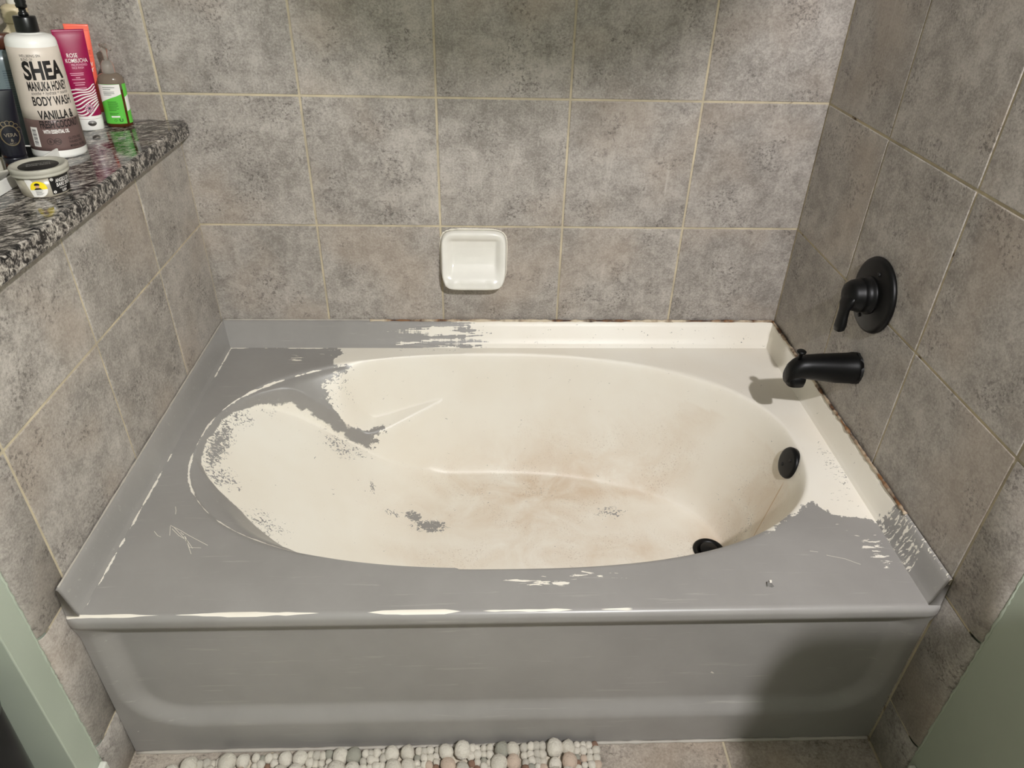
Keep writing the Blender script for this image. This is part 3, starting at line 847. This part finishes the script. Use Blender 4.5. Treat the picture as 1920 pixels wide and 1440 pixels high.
obj('barcode_lines', wrapped([(flat_rect(0, 0.008, 0, h, 3, 2), d0 - 0.049, 0.0225 + zz) for zz, h in [(0.003 + 0.0024 * i, 0.0006 + 0.0009 * ((i * 7) % 3) / 2) for i in range(13)]], cm), M['ink'], bw, False)
obj('collar', lathe([(0.0190, 0.2190), (0.0192, 0.2205), (0.0186, 0.243), (0.0178, 0.245), (0.0085, 0.2455)], 40), M['black_plastic'], bw)
st_ = obj('pump_stem', lathe([(0.0085, 0.245), (0.0080, 0.250), (0.0060, 0.252), (0.0060, 0.258)] + [(0.0088 + (0.0008 if i % 2 else -0.0006), 0.258 + 0.0035 * i) for i in range(9)] + [(0.010, 0.292), (0.009, 0.297), (0.0, 0.298)], 28), M['black_plastic'], bw)
obj('pump_spout', at(loft([superring(a, b, 2.6, (x, 0, z), 20, ((0, 1, 0), (0, 0, 1))) for x, a, b, z in ((-0.016, 0.008, 0.004, 0.288), (0.0, 0.0105, 0.0065, 0.289), (0.016, 0.0080, 0.0060, 0.287), (0.030, 0.0065, 0.0055, 0.283), (0.040, 0.0055, 0.0050, 0.277), (0.0435, 0.0030, 0.0030, 0.2745))]), rz=R(8)), M['black_plastic'], bw)

# squeeze tubes: round cap below, flat crimp on top
def tube_fn(wb, db, wt, h0, h1):
    """half width and half depth of the tube at height z"""
    def f(z):
        t = min(max((z - h0) / (h1 - h0), 0), 1)
        return wb + (wt - wb) * t, max(db * (1 - t) ** 0.75, 0.0012)
    return f
def squeeze_tube(name, label, loc, rz, tilt, cap_h, h1, wb, db, wt, body, cap, cap_w=None):
    e = tag(empty(name, loc, (0, tilt, rz)), label, 'tube')
    f = tube_fn(wb, db, wt, cap_h, h1)
    rings = [superring(*f(z), 2.2, (0, 0, z), 48) for z in list(np.linspace(cap_h, h1 - 0.004, 26)) + [h1 - 0.0035, h1]]
    obj('body', loft(rings), body, e)
    cw = cap_w or wb
    obj('cap', loft([superring(cw * .96, db * .96, 2.4, (0, 0, 0), 48), superring(cw, db, 2.4, (0, 0, 0.002), 48), superring(cw, db, 2.4, (0, 0, cap_h - 0.002), 48), superring(cw * .97, db * .97, 2.4, (0, 0, cap_h), 48)]), cap, e)
    def m(x, z, e_=0.0005):
        a, b = f(z)
        q = min(abs(x) / a, 0.995)
        return (x, -b * (1 - q ** 2.2) ** (1 / 2.2) - e_, z)
    return e, m, f
M['magenta'] = plain('magenta_plastic', (150, 14, 72), 0.3, 0.06)
M['coral'] = plain('coral_plastic', (250, 112, 88), 0.32, 0.04)
M['pink_ink'] = plain('pink_ink', (236, 176, 196), 0.5)
M['magenta_soft'] = plain('dark_magenta_ink', (122, 22, 62), 0.4)
rzm = face_cam(-0.15, -0.092, R(6))
mg, mm, mf = squeeze_tube('squeeze_tube', 'magenta face wash tube standing on its white flip cap', (-0.152, -0.088, ZL), rzm, TILT - 0.015, 0.0235, 0.198, 0.0245, 0.0200, 0.0300, M['magenta'], M['white_plastic'])
# white wave pattern on the lower third: bands that follow the swirl of the print
white_band = [(grid(lambda u, v: (u, v, 0), list(np.linspace(-0.0235, 0.0235, 14)), list(np.linspace(0.0240, 0.030, 3))), 0, 0)]
for i in range(9):
    pts = []
    for t in np.linspace(0, 1, 16):
        x = -0.0235 + 0.047 * t
        z = 0.030 + 0.0062 * i + 0.018 * (t ** 2.2) - 0.004 * math.sin(t * 5 + i * 0.5)
        pts.append((x, min(max(z, 0.0245), 0.092)))
    white_band.append((flat_band(pts, 0.0030 - 0.0001 * i), 0, 0))
obj('wave_print', wrapped(white_band, lambda x, z: mm(x, z, 0.0005)), M['white_ink'], mg, False)
petals = []
for i in range(8):
    a = 2 * math.pi * i / 8
    petals.append((flat_poly([(0.0095 * s * math.cos(a) + 0.0042 * math.sin(math.pi * s) * w * -math.sin(a), 0.0095 * s * math.sin(a) + 0.0042 * math.sin(math.pi * s) * w * math.cos(a)) for s, w in [(q, 1) for q in np.linspace(0, 1, 8)] + [(q, -1) for q in np.linspace(1, 0, 8)[1:-1]]]), 0.002, 0.046))
obj('flower_print', wrapped(petals, lambda x, z: mm(x, z, 0.0008)), M['pink_ink'], mg, False)
lines = []
for i in range(8):
    a = 2 * math.pi * i / 8
    for sgn in (-1, 1):
        lines.append((flat_band([(0.0095 * s * math.cos(a) - sgn * 0.0042 * math.sin(math.pi * s) * math.sin(a), 0.0095 * s * math.sin(a) + sgn * 0.0042 * math.sin(math.pi * s) * math.cos(a)) for s in np.linspace(0, 1, 9)], 0.0006), 0.002, 0.046))
obj('flower_outline', wrapped(lines, lambda x, z: mm(x, z, 0.0011)), M['ink'], mg, False)
obj('lettering', wrapped(text_lines([('ROSE', 0.0078, 0.020, -0.014, 0.1460, 0.004, 'LEFT'), ('KOMBUCHA', 0.0078, 0.041, -0.0185, 0.1360, 0.004, 'LEFT')]), mm), M['white_ink'], mg, False)
obj('lettering', wrapped(text_lines([('PRE-POWERED', 0.0042, 0.030, -0.010, 0.1295, 0, 'LEFT'), ('FACE WASH', 0.0042, 0.022, -0.010, 0.1240, 0, 'LEFT')]) +
    [(flat_rect(0, w_, 0, 0.0012, 6, 2), -0.004 - w_ / 2, zz) for w_, zz in ((0.026, 0.1150), (0.024, 0.1115), (0.008, 0.1065), (0.024, 0.1030), (0.022, 0.0965), (0.018, 0.0925), (0.022, 0.0860), (0.016, 0.0825))], mm), M['pink_ink'], mg, False)
obj('cap_notch', loft([superring(0.0085, 0.006, 2, (0.0, -0.0205, 0.0155), 20, ((1, 0, 0), (0, 0, 1))), superring(0.006, 0.004, 2, (0.0, -0.0200, 0.0152), 20, ((1, 0, 0), (0, 0, 1)))]), plain('cap_shade_plastic', (206, 203, 200), 0.35), mg)

cr_, cmn, cf = squeeze_tube('squeeze_tube', 'coral orange tube standing behind the magenta one', (-0.170, -0.028, ZL), face_cam(-0.170, -0.028, R(-4)), TILT + 0.02, 0.022, 0.200, 0.0200, 0.0170, 0.0235, M['coral'], M['white_plastic'])
obj('lettering', wrapped(text_lines([('GLOW', 0.0085, 0.024, 0.006, 0.118, 0.008), ('BABY', 0.0085, 0.024, 0.006, 0.107, 0.008)]) + [(flat_rect(0, 0.016, 0, 0.0012, 5, 2), -0.002, zz) for zz in (0.100, 0.096, 0.089, 0.085)], cmn), M['white_ink'], cr_, False)
obj('lettering', wrapped(text_lines([('ALICE', 0.0085, 0.026, 0.006, 0.142, 0.0)]) + [(flat_rect(0, 0.030, 0, 0.0006, 5, 2), -0.010, 0.136)], cmn), plain('deep_coral_ink', (196, 66, 50), 0.5), cr_, False)
obj('crimp_line', wrapped([(flat_rect(-0.022, 0.022, 0.188, 0.1888, 6, 2), 0, 0)], cmn), plain('crimp_coral', (222, 88, 66), 0.4), cr_, False)

# green-labelled hand soap
k = Nodes('amber_soap', 0.08, lin(150, 84, 44))
k.set('Base Color', k.mix(k.rng(k.noise(k.obj(), 12), 0.3, 0.7), lin(96, 54, 30), lin(118, 66, 36)))
k.set('Transmission Weight', 0.45); k.set('IOR', 1.38)
M['amber'] = k.m
k = Nodes('clear_plastic', 0.12, lin(214, 208, 198))
k.set('Base Color', k.mix(k.rng(k.noise(k.obj(), 20), 0.3, 0.7), lin(206, 198, 188), lin(222, 216, 206)))
k.set('Transmission Weight', 0.72); k.set('IOR', 1.3)
M['clear'] = k.m
k = Nodes('tinted_clear_plastic', 0.1)
k.set('Base Color', k.mix(k.rng(k.noise(k.obj(), 20), 0.3, 0.7), lin(150, 134, 118), lin(166, 150, 134)))
k.set('Transmission Weight', 0.5); k.set('IOR', 1.35)
M['clear_brown'] = k.m
M['green_label'] = plain('green_label', (98, 196, 70), 0.38, 0.03)
gx, gy = -0.103, -0.058
gs = tag(empty('soap_pump', (gx, gy, ZL), (0, TILT - 0.005, face_cam(gx, gy, R(-6)))), 'small clear pump bottle of amber soap with green label', 'bottle')
ga, gb = 0.0265, 0.0205
oval = lambda s, z: superring(ga * s, gb * s, 2.3, (0, 0, z), 48)
obj('body', loft([oval(.93, 0), oval(1, .003), oval(1, .078)]), M['amber'], gs)
obj('shoulder', loft([oval(1, .0782), oval(1, .092), oval(.97, .099), oval(.86, .105), oval(.62, .109), oval(.40, .111)]), M['clear_brown'], gs)
def gm(x, z, e_=0.0004):
    a = x / 0.024
    return ((ga + e_) * math.copysign(abs(math.sin(a)) ** (2 / 2.3), a), -(gb + e_) * abs(math.cos(a)) ** (2 / 2.3), z)
obj('label', wrapped([(grid(lambda u, v: (u, v, 0), list(np.linspace(-0.030, 0.0140, 16)), list(np.linspace(0.008, 0.090, 10))), 0, 0), (grid(lambda u, v: (u, v, 0), list(np.linspace(0.0195, 0.036, 8)), list(np.linspace(0.008, 0.090, 10))), 0, 0)], gm), M['green_label'], gs)
obj('label_panel', wrapped([(grid(lambda u, v: (u, 0.064 + 0.006 * u / 0.014 + (0.0895 - 0.064 - 0.006 * u / 0.014) * v, 0), list(np.linspace(-0.0295, 0.0135, 14)), [0, .5, 1]), 0, 0),
    (grid(lambda u, v: (u, 0.033 + 0.3 * (u - 0.02) + 0.030 * v, 0), list(np.linspace(0.020, 0.034, 6)), [0, .5, 1]), 0, 0)], lambda x, z: gm(x, z, 0.0007)), M['white_ink'], gs, False)
obj('lettering', wrapped([(flat_rect(0, w_, 0, 0.0010, 4, 2), -0.016, zz) for w_, zz in ((0.020, 0.083), (0.014, 0.079), (0.018, 0.074), (0.018, 0.071), (0.014, 0.068))] + [(flat_rect(0, w_, 0, 0.0008, 4, 2), -0.012, zz) for w_, zz in ((0.014, 0.054), (0.016, 0.051), (0.015, 0.048), (0.016, 0.045), (0.013, 0.042), (0.016, 0.039), (0.012, 0.036), (0.014, 0.030), (0.012, 0.027))] + text_lines([('U', 0.0062, None, 0.004, 0.0125, 0.03)]) +
    [(flat_band([(0.0022 * math.cos(a), 0.003 * math.sin(a)) for a in np.linspace(0, 2 * math.pi, 5)], 0.0006), -0.004, 0.0155)], lambda x, z: gm(x, z, 0.0009)), plain('dark_green_ink', (24, 66, 24), 0.5), gs, False)
obj('label_panel', wrapped([(flat_rect(0, 0.013, 0, 0.0034, 4, 2), -0.010, 0.0215)], lambda x, z: gm(x, z, 0.0009)), M['white_ink'], gs, False)
obj('collar', lathe([(0.0125, 0.1095)] + [(0.0128 + (0.0006 if i % 2 else 0), 0.110 + 0.0022 * i) for i in range(8)] + [(0.0120, 0.1285), (0.0085, 0.1345), (0.0060, 0.1355)], 32), M['clear'], gs)
obj('pump_stem', lathe([(0.0055, 0.135), (0.0050, 0.150), (0.0062, 0.152), (0.0070, 0.166), (0.0050, 0.1685), (0, 0.169)], 24), M['clear'], gs)
obj('pump_spout', at(loft([superring(a, b, 2.3, (x, 0, z), 16, ((0, 1, 0), (0, 0, 1))) for x, a, b, z in ((-0.006, 0.006, 0.004, 0.164), (0.008, 0.006, 0.0045, 0.1645), (0.020, 0.0045, 0.0035, 0.163), (0.028, 0.003, 0.003, 0.160))]), rz=R(-60)), M['clear'], gs)

# cream pump bottle at the back
M['cream_plastic'] = plain('cream_plastic', (226, 210, 178), 0.35, 0.03)
M['cream_collar'] = plain('ivory_ribbed_plastic', (206, 190, 156), 0.4, 0.05)
cp = tag(empty('lotion_bottle', (-0.238, -0.110, ZL), (0, TILT, 0.4)), 'cream coloured pump bottle behind the body wash', 'bottle')
obj('body', lathe([(0.040, 0), (0.043, 0.003), (0.043, 0.165), (0.040, 0.180), (0.030, 0.196), (0.0215, 0.205), (0.0200, 0.212)], 48), M['cream_plastic'], cp)
obj('collar', lathe([(0.0225, 0.2125)] + [(0.0228 + (0.0010 if i % 2 else -0.0004), 0.213 + 0.0036 * i) for i in range(8)] + [(0.0205, 0.242), (0.012, 0.246)], 40), M['cream_collar'], cp)
obj('pump_head', lathe([(0.0105, 0.244), (0.0105, 0.256), (0.0125, 0.258), (0.0125, 0.274), (0.010, 0.277), (0, 0.278)], 28), M['white_plastic'], cp)
obj('pump_spout', loft([superring(a, b, 2.3, (x, 0, z), 16, ((0, 1, 0), (0, 0, 1))) for x, a, b, z in ((-0.010, 0.008, 0.005, 0.270), (0.010, 0.008, 0.006, 0.270), (-0.0, 0.008, 0.006, 0.272))][:2] + [superring(0.005, 0.004, 2.3, (0.034, 0, 0.266), 16, ((0, 1, 0), (0, 0, 1)))]), M['white_plastic'], cp)

# blue-grey bottle with a brown cap
M['bluegray'] = plain('blue_grey_plastic', (112, 126, 128), 0.25, 0.05)
M['brown_cap'] = plain('brown_plastic_cap', (84, 50, 36), 0.35, 0.08)
bgx, bgy = -0.226, -0.208
bg = tag(empty('shampoo_bottle', (bgx, bgy, ZL), (0, TILT, face_cam(bgx, bgy, R(6)))), 'blue-grey bottle with brown cap left of the body wash', 'bottle')
bo = lambda s, z: superring(0.037 * s, 0.024 * s, 2.5, (0, 0, z), 48)
obj('body', loft([bo(.95, 0), bo(1, .004), bo(1, .150), bo(.96, .162), bo(.84, .172), bo(.62, .178), bo(.50, .180)]), M['bluegray'], bg)
obj('cap', loft([superring(.0200, .0170, 2.3, (0, 0, .180), 40), superring(.0200, .0170, 2.3, (0, 0, .203), 40), superring(.0185, .0155, 2.3, (0, 0, .206), 40)]), M['brown_cap'], bg)
def bgm(x, z, e_=0.0005):
    q = min(abs(x) / 0.037, 0.99)
    return (x, -0.024 * (1 - q ** 2.5) ** 0.4 - e_, z)
obj('lettering', wrapped([(flat_rect(-0.020, 0.020 + 0.008 * math.sin(i * 2.3), 0, 0.0016 if i < 4 else 0.0009, 6, 2), 0.006, 0.142 - 0.0042 * i) for i in range(19)], bgm), plain('slate_ink', (70, 86, 92), 0.5), bg, False)

# shallow white tray with a dark inside
M['tray_white'] = plain('white_marbled_card', (226, 224, 218), 0.5, 0.06, 40)
ty = tag(empty('tray', (-0.232, -0.425, ZL)), 'white rectangular tray with black inside holding a dark tube', 'tray')
tw, td, thh = 0.119, 0.130, 0.021
obj('rim', join(box(tw - 0.004, tw, -td, td, 0, thh, 0.0008, 1), box(-tw, -tw + 0.004, -td, td, 0, thh, 0.0008, 1), box(-tw + 0.004, tw - 0.004, td - 0.004, td, 0, thh, 0.0008, 1), box(-tw + 0.004, tw - 0.004, -td, -td + 0.004, 0, thh, 0.0008, 1)), M['tray_white'], ty, False)
li, lj = tw - 0.0042, td - 0.0042
obj('liner', join(box(-li, li, -lj, lj, 0.0005, 0.004), box(li - 0.001, li, -lj, lj, 0.004, 0.0195), box(-li, -li + 0.001, -lj, lj, 0.004, 0.0195), box(-li, li, lj - 0.001, lj, 0.004, 0.0195), box(-li, li, -lj, -lj + 0.001, 0.004, 0.0195)), M['black_plastic'], ty, False)
# round translucent dish in the tray, with an orange soap
k = Nodes('frosted_plastic', 0.3)
k.set('Base Color', k.mix(k.rng(k.noise(k.obj(), 20), 0.3, 0.7), lin(190, 186, 172), lin(204, 200, 186)))
k.set('Transmission Weight', 0.25); k.set('IOR', 1.3)
M['frosted'] = k.m
dc = tag(empty('round_dish', (-0.166, -0.440, ZL + 0.0041)), 'frosted plastic round dish inside the white tray', 'dish')
obj('bowl', lathe([(0.0, 0.001), (0.040, 0.001), (0.0440, 0.018), (0.0465, 0.0225), (0.0490, 0.0225), (0.0495, 0.0195), (0.0470, 0.0175), (0.0440, 0.0), (0.0, 0.0)], 56), M['frosted'], dc)
so = tag(obj('soap_disc', lathe([(0.0, 0.0), (0.019, 0.0), (0.022, 0.003), (0.022, 0.011), (0.019, 0.014), (0.0, 0.015)], 32), plain('orange_soap', (240, 148, 34), 0.4, 0.08), None, True, None, (-0.186, -0.452, ZL + 0.0053)), 'orange round soap in the frosted dish', 'soap')
# dark tube with a gold crest
M['navy'] = plain('navy_black_plastic', (20, 20, 30), 0.22, 0.2, 15)
M['gold'] = plain('antique_gold_ink', (92, 80, 56), 0.35, 0.2, 60)
dt, dm, df = squeeze_tube('squeeze_tube', 'black tube with gold crest standing in the white tray', (-0.138, -0.415, ZL + 0.0053), face_cam(-0.138, -0.415, R(10)), TILT + 0.02, 0.030, 0.142, 0.0195, 0.0170, 0.0235, M['navy'], M['navy'])
crest = [(flat_band([(0.0145 * math.cos(a), 0.0165 * math.sin(a)) for a in np.linspace(0, 2 * math.pi, 32)], 0.0018), 0, 0.068)]
for i in range(7):
    a = math.pi * (0.12 + 0.76 * i / 6)
    crest.append((flat_band([(0.0165 * math.cos(a) + 0.0038 * math.cos(b), 0.0185 * math.sin(a) + 0.0038 * math.sin(b)) for b in np.linspace(0, 5, 12)], 0.0012), 0, 0.070))
obj('crest', wrapped(crest, dm), M['gold'], dt, False)
obj('lettering', wrapped(text_lines([('VERA', 0.0060, 0.020, 0, 0.066, 0.004), ('&', 0.0050, None, 0, 0.058, 0.004), ('NO.1', 0.003, None, 0, 0.0535, 0.004)]), lambda x, z: dm(x, z, 0.0009)), plain('dull_gold_ink', (120, 110, 92), 0.4), dt, False)

# cosmetic pot with black label and yellow sticker
px, py = -0.049, -0.500
pot = tag(empty('cosmetic_pot', (px, py, ZL), (0, 0, face_cam(px, py, 0))), 'clear lidded cosmetic pot with black label and yellow sticker', 'pot')
obj('pot_body', lathe([(0.0, 0.0), (0.035, 0.0), (0.0368, 0.002), (0.0412, 0.036), (0.0, 0.036)], 56), plain('clear_pot_with_scrub', (168, 160, 144), 0.2, 0.18, 60), pot)
obj('lid', lathe([(0.0418, 0.0345), (0.0440, 0.0350), (0.0446, 0.0375), (0.0436, 0.0390), (0.0440, 0.0405), (0.0452, 0.0420), (0.0452, 0.0465), (0.0440, 0.0482), (0.0400, 0.0484), (0.0380, 0.0455), (0.0, 0.0450)], 56), M['frosted'], pot)
obj('lid_label', at(lathe([(0.0, 0.0), (0.0310, 0.0), (0.0310, 0.0004), (0.0, 0.0004)], 48), 0, 0, 0.0452), M['ink'], pot)
lt = join(*[( [(v[0], v[1] + yy, 0.0462) for v in T_[0]], T_[1]) for T_, yy in ((text_flat('ANGELS ON', 0.0062, 0.036, 0.006), 0.006), (text_flat('BARE SKIN', 0.0062, 0.036, 0.006), -0.003))])
obj('lettering', lt, plain('grey_print', (150, 148, 142), 0.5), pot, False)
def pm(x, z, e_=0.0004):
    rr_ = 0.0368 + (z - 0.002) * (0.0044 / 0.034)
    return ((rr_ + e_) * math.sin(x / rr_), -(rr_ + e_) * math.cos(x / rr_), z)
obj('label', wrapped([(grid(lambda u, v: (u, v, 0), list(np.linspace(0.0075, 0.050, 14)), [0.004, 0.02, 0.0335]), 0, 0)], pm), M['ink'], pot)
pw = lambda x, z: pm(x, z, 0.0007)
obj('lettering', wrapped(text_lines([('ANGELS ON', 0.0062, 0.030, 0.0165, 0.0235, 0.010, 'LEFT', 0.2), ('BARE SKIN', 0.0062, 0.030, 0.0165, 0.0160, 0.010, 'LEFT', 0.2), ('cleanser', 0.0028, 0.016, 0.0205, 0.0118, 0, 'LEFT'), ('LUSH', 0.0042, 0.009, 0.024, 0.0058, 0.02, 'LEFT')]) +
    [(flat_disc(0, 0, 0.0024, 0.0024), 0.0115, 0.0080), (flat_band([(0.0022 * math.cos(a), 0.0022 * math.sin(a)) for a in np.linspace(0, 6.3, 18)], 0.0007), 0.0115, 0.0300), (flat_disc(0, 0, 0.0011, 0.0011, 10), 0.0115, 0.0300)], pw), M['white_ink'], pot, False)
obj('lettering', wrapped(text_lines([('V', 0.0030, None, 0.0115, 0.0066, 0.03)]), lambda x, z: pm(x, z, 0.0010)), M['ink'], pot, False)
obj('paper_strip', wrapped([(flat_poly([(-0.030, 0.0345), (-0.020, 0.0335), (-0.016, 0.028), (-0.0125, 0.003), (-0.022, 0.003), (-0.0265, 0.020)]), 0, 0)], pm), M['white_ink'], pot)
stc = (-0.0105, 0.0165)
obj('sticker', wrapped([(flat_disc(0, 0, 0.0125, 0.0140, 36), *stc)], pw), M['white_ink'], pot, False)
obj('sticker_top', wrapped([(flat_poly([(0.0125 * math.cos(a), 0.0140 * math.sin(a)) for a in np.linspace(-0.05, math.pi + 0.05, 22)]), *stc)], lambda x, z: pm(x, z, 0.0009)), plain('yellow_print', (250, 222, 40), 0.4), pot, False)
obj('portrait', wrapped([(flat_disc(0, 0, 0.0030, 0.0036), stc[0] - 0.001, stc[1] + 0.0058)], lambda x, z: pm(x, z, 0.0012)), plain('skin_print', (208, 158, 130), 0.5), pot, False)
obj('portrait_hair', wrapped([(flat_poly([(0.0040 * math.cos(a), 0.0034 * math.sin(a)) for a in np.linspace(-0.2, math.pi + 0.2, 14)]), stc[0] - 0.001, stc[1] + 0.0076), (flat_poly([(-0.006, 0), (0.006, 0), (0.003, 0.0028), (-0.003, 0.0028)]), stc[0] - 0.001, stc[1] - 0.0004)] +
    [(flat_rect(-0.0055, 0.0055 - 0.002 * (i % 2), 0, 0.0006, 4, 2), stc[0], stc[1] - 0.003 - 0.0022 * i) for i in range(4)], lambda x, z: pm(x, z, 0.0014)), M['ink'], pot, False)

# ---- pebble rug -----------------------------------------------------------
k = Nodes('felted_wool', 0.95)
ri = k.n('ShaderNodeObjectInfo').outputs['Random']
isl = k.n('ShaderNodeNewGeometry').outputs['Random Per Island']
rv = k.math('FRACT', k.add(k.mul(ri, 7.31), k.mul(isl, 3.77)))
rp = k.n('ShaderNodeValToRGB', {0: rv})
cr = rp.color_ramp
cr.interpolation = 'CONSTANT'
cr.elements[0].position = 0.0; cr.elements[0].color = lin(240, 233, 218)
cr.elements[1].position = 0.40; cr.elements[1].color = lin(232, 225, 209)
for p_i, c in ((0.70, (214, 208, 194)), (0.82, (176, 174, 160)), (0.88, (222, 200, 180)), (0.94, (150, 118, 98))):
    e = cr.elements.new(p_i); e.color = lin(*c)
wn_ = k.noise(k.n('ShaderNodeNewGeometry').outputs['Position'], 130, 4, 0.75)
k.set('Base Color', k.mix(k.mul(k.rng(wn_, 0.54, 0.72), 0.3), rp.outputs[0], lin(168, 146, 124)))
k.bump(k.noise(k.n('ShaderNodeTexCoord').outputs['Object'], 5.0, 4, 0.75), 0.12, 0.55)
M['wool'] = k.m
rug = tag(empty('bath_rug', (0.50, -1.20, 0.0)), 'cream and grey felt pebble rug lying before the tub', 'rug')
def rug_back(x):
    return float(np.interp(x, [0.06, 0.12, 0.25, 0.40, 0.625, 0.81, 0.914], [-0.980, -0.957, -0.945, -0.941, -0.9355, -0.933, -0.932]))
base_pts = [(x, rug_back(x) - 0.004) for x in np.linspace(0.07, 0.912, 40)]
V = [(x - 0.5, y + 1.2, 0.0003) for x, y in base_pts] + [(x - 0.5, -1.50 + 1.2, 0.0003) for x, y in base_pts] + [(x - 0.5, y + 1.2, 0.007) for x, y in base_pts] + [(x - 0.5, -1.50 + 1.2, 0.007) for x, y in base_pts]
n = 40
F = [(2 * n + i, 3 * n + i, 3 * n + i + 1, 2 * n + i + 1) for i in range(n - 1)] + [(i, 2 * n + i, 2 * n + i + 1, i + 1) for i in range(n - 1)] + [(n - 1, 2 * n + n - 1, 3 * n + n - 1, n + n - 1), (0, n, 3 * n, 2 * n), (n, n + n - 1, 3 * n + n - 1, 3 * n)][:3]
M['weave'] = plain('woven_backing', (206, 196, 178), 0.95, 0.12, 300)
obj('backing', (V, F), M['weave'], rug, False)
balls = []
for s in range(6):
    bm = bmesh.new()
    bmesh.ops.create_icosphere(bm, subdivisions=2, radius=1.0)
    ph = [random.uniform(0, 6) for _ in range(6)]
    for v in bm.verts:
        c = v.co
        v.co = c * (1 + 0.07 * math.sin(3 * c.x + ph[0]) * math.sin(3 * c.y + ph[1]) + 0.06 * math.sin(5 * c.z + ph[2]) * math.sin(4 * c.x + ph[3]))
    VF = from_bm(bm)
    me = mesh_data('felt_pebble', *VF)
    me.materials.append(M['wool'])
    balls.append((me, VF))
items = []
x = 0.080
col_i = 0
while x < 0.895:
    big = col_i % 2 == 0
    width = 0.058 if big else 0.050
    d = 0.030 if big else 0.0150
    nx = 2 if big else 4
    for i in range(nx):
        xx = x + (i + 0.5) * width / nx
        y = rug_back(xx) - d * 0.42 - random.uniform(0, 0.003)
        while y > -1.49:
            dd = d * random.uniform(0.85, 1.18)
            items.append((xx + random.uniform(-1, 1) * d * 0.12, y, dd))
            y -= dd * random.uniform(0.86, 1.02) * (1.12 if big else 1.0)
    x += width
    col_i += 1
near_ = [it for it in items if it[1] > -1.035]
near_.sort(key=lambda t: -t[1])
keep = near_[:300]
rest = near_[300:] + [it for it in items if it[1] <= -1.035]
for xx, y, d in keep:
    me, _ = random.choice(balls)
    o = bpy.data.objects.new('felt_pebble', me)
    COL.objects.link(o)
    o.parent = rug
    o.location = (xx - 0.5, y + 1.2, 0.009 + d * 0.42)
    o.rotation_euler = (random.uniform(0, 6), random.uniform(0, 6), random.uniform(0, 6))
    o.rotation_euler = (0, 0, random.uniform(-0.3, 0.3))
    o.scale = (d * 0.53, d * 0.60, d * 0.50)
parts = []
for xx, y, d in rest:
    VF = random.choice(balls)[1]
    parts.append(([(xx - 0.5 + v[0] * d * 0.53, y + 1.2 + v[1] * d * 0.60, 0.009 + d * 0.42 + v[2] * d * 0.50) for v in VF[0]], VF[1]))
tag(obj('felt_pebbles', join(*parts), M['wool'], rug), kind='stuff')
# braided selvedge at the right end
bz = []
for i in range(46):
    y = -0.944 - 0.012 * i
    for s in (0, 1):
        bz.append(at(box(-0.0045, 0.0045, -0.003, 0.003, 0, 0.006, 0.001, 1), 0.901 + 0.0065 * s - 0.5, y + 1.2, 0.0072, rz=R(35 if s else -35)))
tag(obj('selvedge', join(*bz), M['weave'], rug, False), kind='stuff')

# ---- dark object at the lower left ----------------------------------------
bin_ = tag(empty('waste_bin', (-0.118, -1.175, -0.0)), 'black rounded object standing in shadow beside the green wall end', 'bin')
obj('body', loft([superring(0.100, 0.085, 3, (0, 0, 0.001), 48), superring(0.105, 0.09, 3, (0, 0, 0.006), 48), superring(0.124, 0.102, 3, (0, 0, 0.45), 48), superring(0.122, 0.100, 3, (0, 0, 0.455), 48)]), M['black_plastic'], bin_)
obj('lid', loft([superring(0.126, 0.104, 3, (0, 0, 0.455), 48), superring(0.126, 0.104, 3, (0, 0, 0.468), 48), superring(0.110, 0.090, 3, (0, 0, 0.505), 48), superring(0.06, 0.05, 3, (0, 0, 0.525), 48)]), M['black_plastic'], bin_)

# ---- beyond the frame: the wall lamp that lights the alcove, and added shadow blockers --
M['steel'] = plain('brushed_steel', (150, 150, 150), 0.3)
bx0 = W + 0.0069
vl = tag(empty('vanity_lamp', (bx0, BULB[1], BULB[2])), 'small steel wall lamp with an added front plate that shades the back wall', 'lamp')
obj('wall_plate', moved(lathe([(0.055, 0.0), (0.055, 0.006), (0.045, 0.012), (0.0, 0.012)], 36), TOX), M['steel'], vl)
obj('arm', tube([(-0.010, 0, 0), (-0.12, -0.03, 0.02), (-0.235, -0.045, 0.0)], 0.007, 14), M['steel'], vl)
obj('socket', tube([(-0.245, -0.075, 0.0), (-0.251, -0.030, 0.0)], 0.016, 20), M['steel'], vl)
sf = 0.19                         # plate added to shade the upper back wall, this far toward it
shx, shy, shz = BULB[0] + (0.79 - BULB[0]) * sf - bx0, -BULB[1] * sf, (1.06 - BULB[2]) * sf
shadow_shield = [(shx + p.x, shy, shz + 0.075 + p.y) for p in superring(0.56 * sf, 0.075, 2.3, (0, 0, 0), 40)]
obj('shadow_shield', loft([[(x, y, z) for x, y, z in shadow_shield], [(x, y + 0.002, z) for x, y, z in shadow_shield]]), M['steel'], vl, False)
obj('shadow_shield_arm', tube([(-0.235, -0.040, 0.01), (-0.25, 0.10, 0.09), (shx, shy, shz + 0.145)], 0.003, 10), M['steel'], vl)
sc = tag(empty('apron_blocker', (1.405, -1.92, 0.95)), 'unseen white box with doors, added to shade the right of the tub front', 'shadow blocker')
obj('body', box(-0.160, 0.1255, -0.40, 0.40, 0.0, 0.395, 0.05, 4), M['white_trim'], sc, False)  # unseen box, added so its shadow falls on the right of the apron
for dy in (-0.2, 0.2):
    dr_ = obj('door', box(-0.170, -0.1605, dy - 0.14, dy + 0.14, 0.06, 0.33, 0.003, 1), M['white_trim'], sc, False)
    obj('knob', at(lathe([(0.004, 0), (0.004, 0.01), (0.010, 0.014), (0.008, 0.02), (0, 0.021)], 20), -0.1701, dy * 0.5, 0.18, ry=R(-90)), M['steel'], dr_)
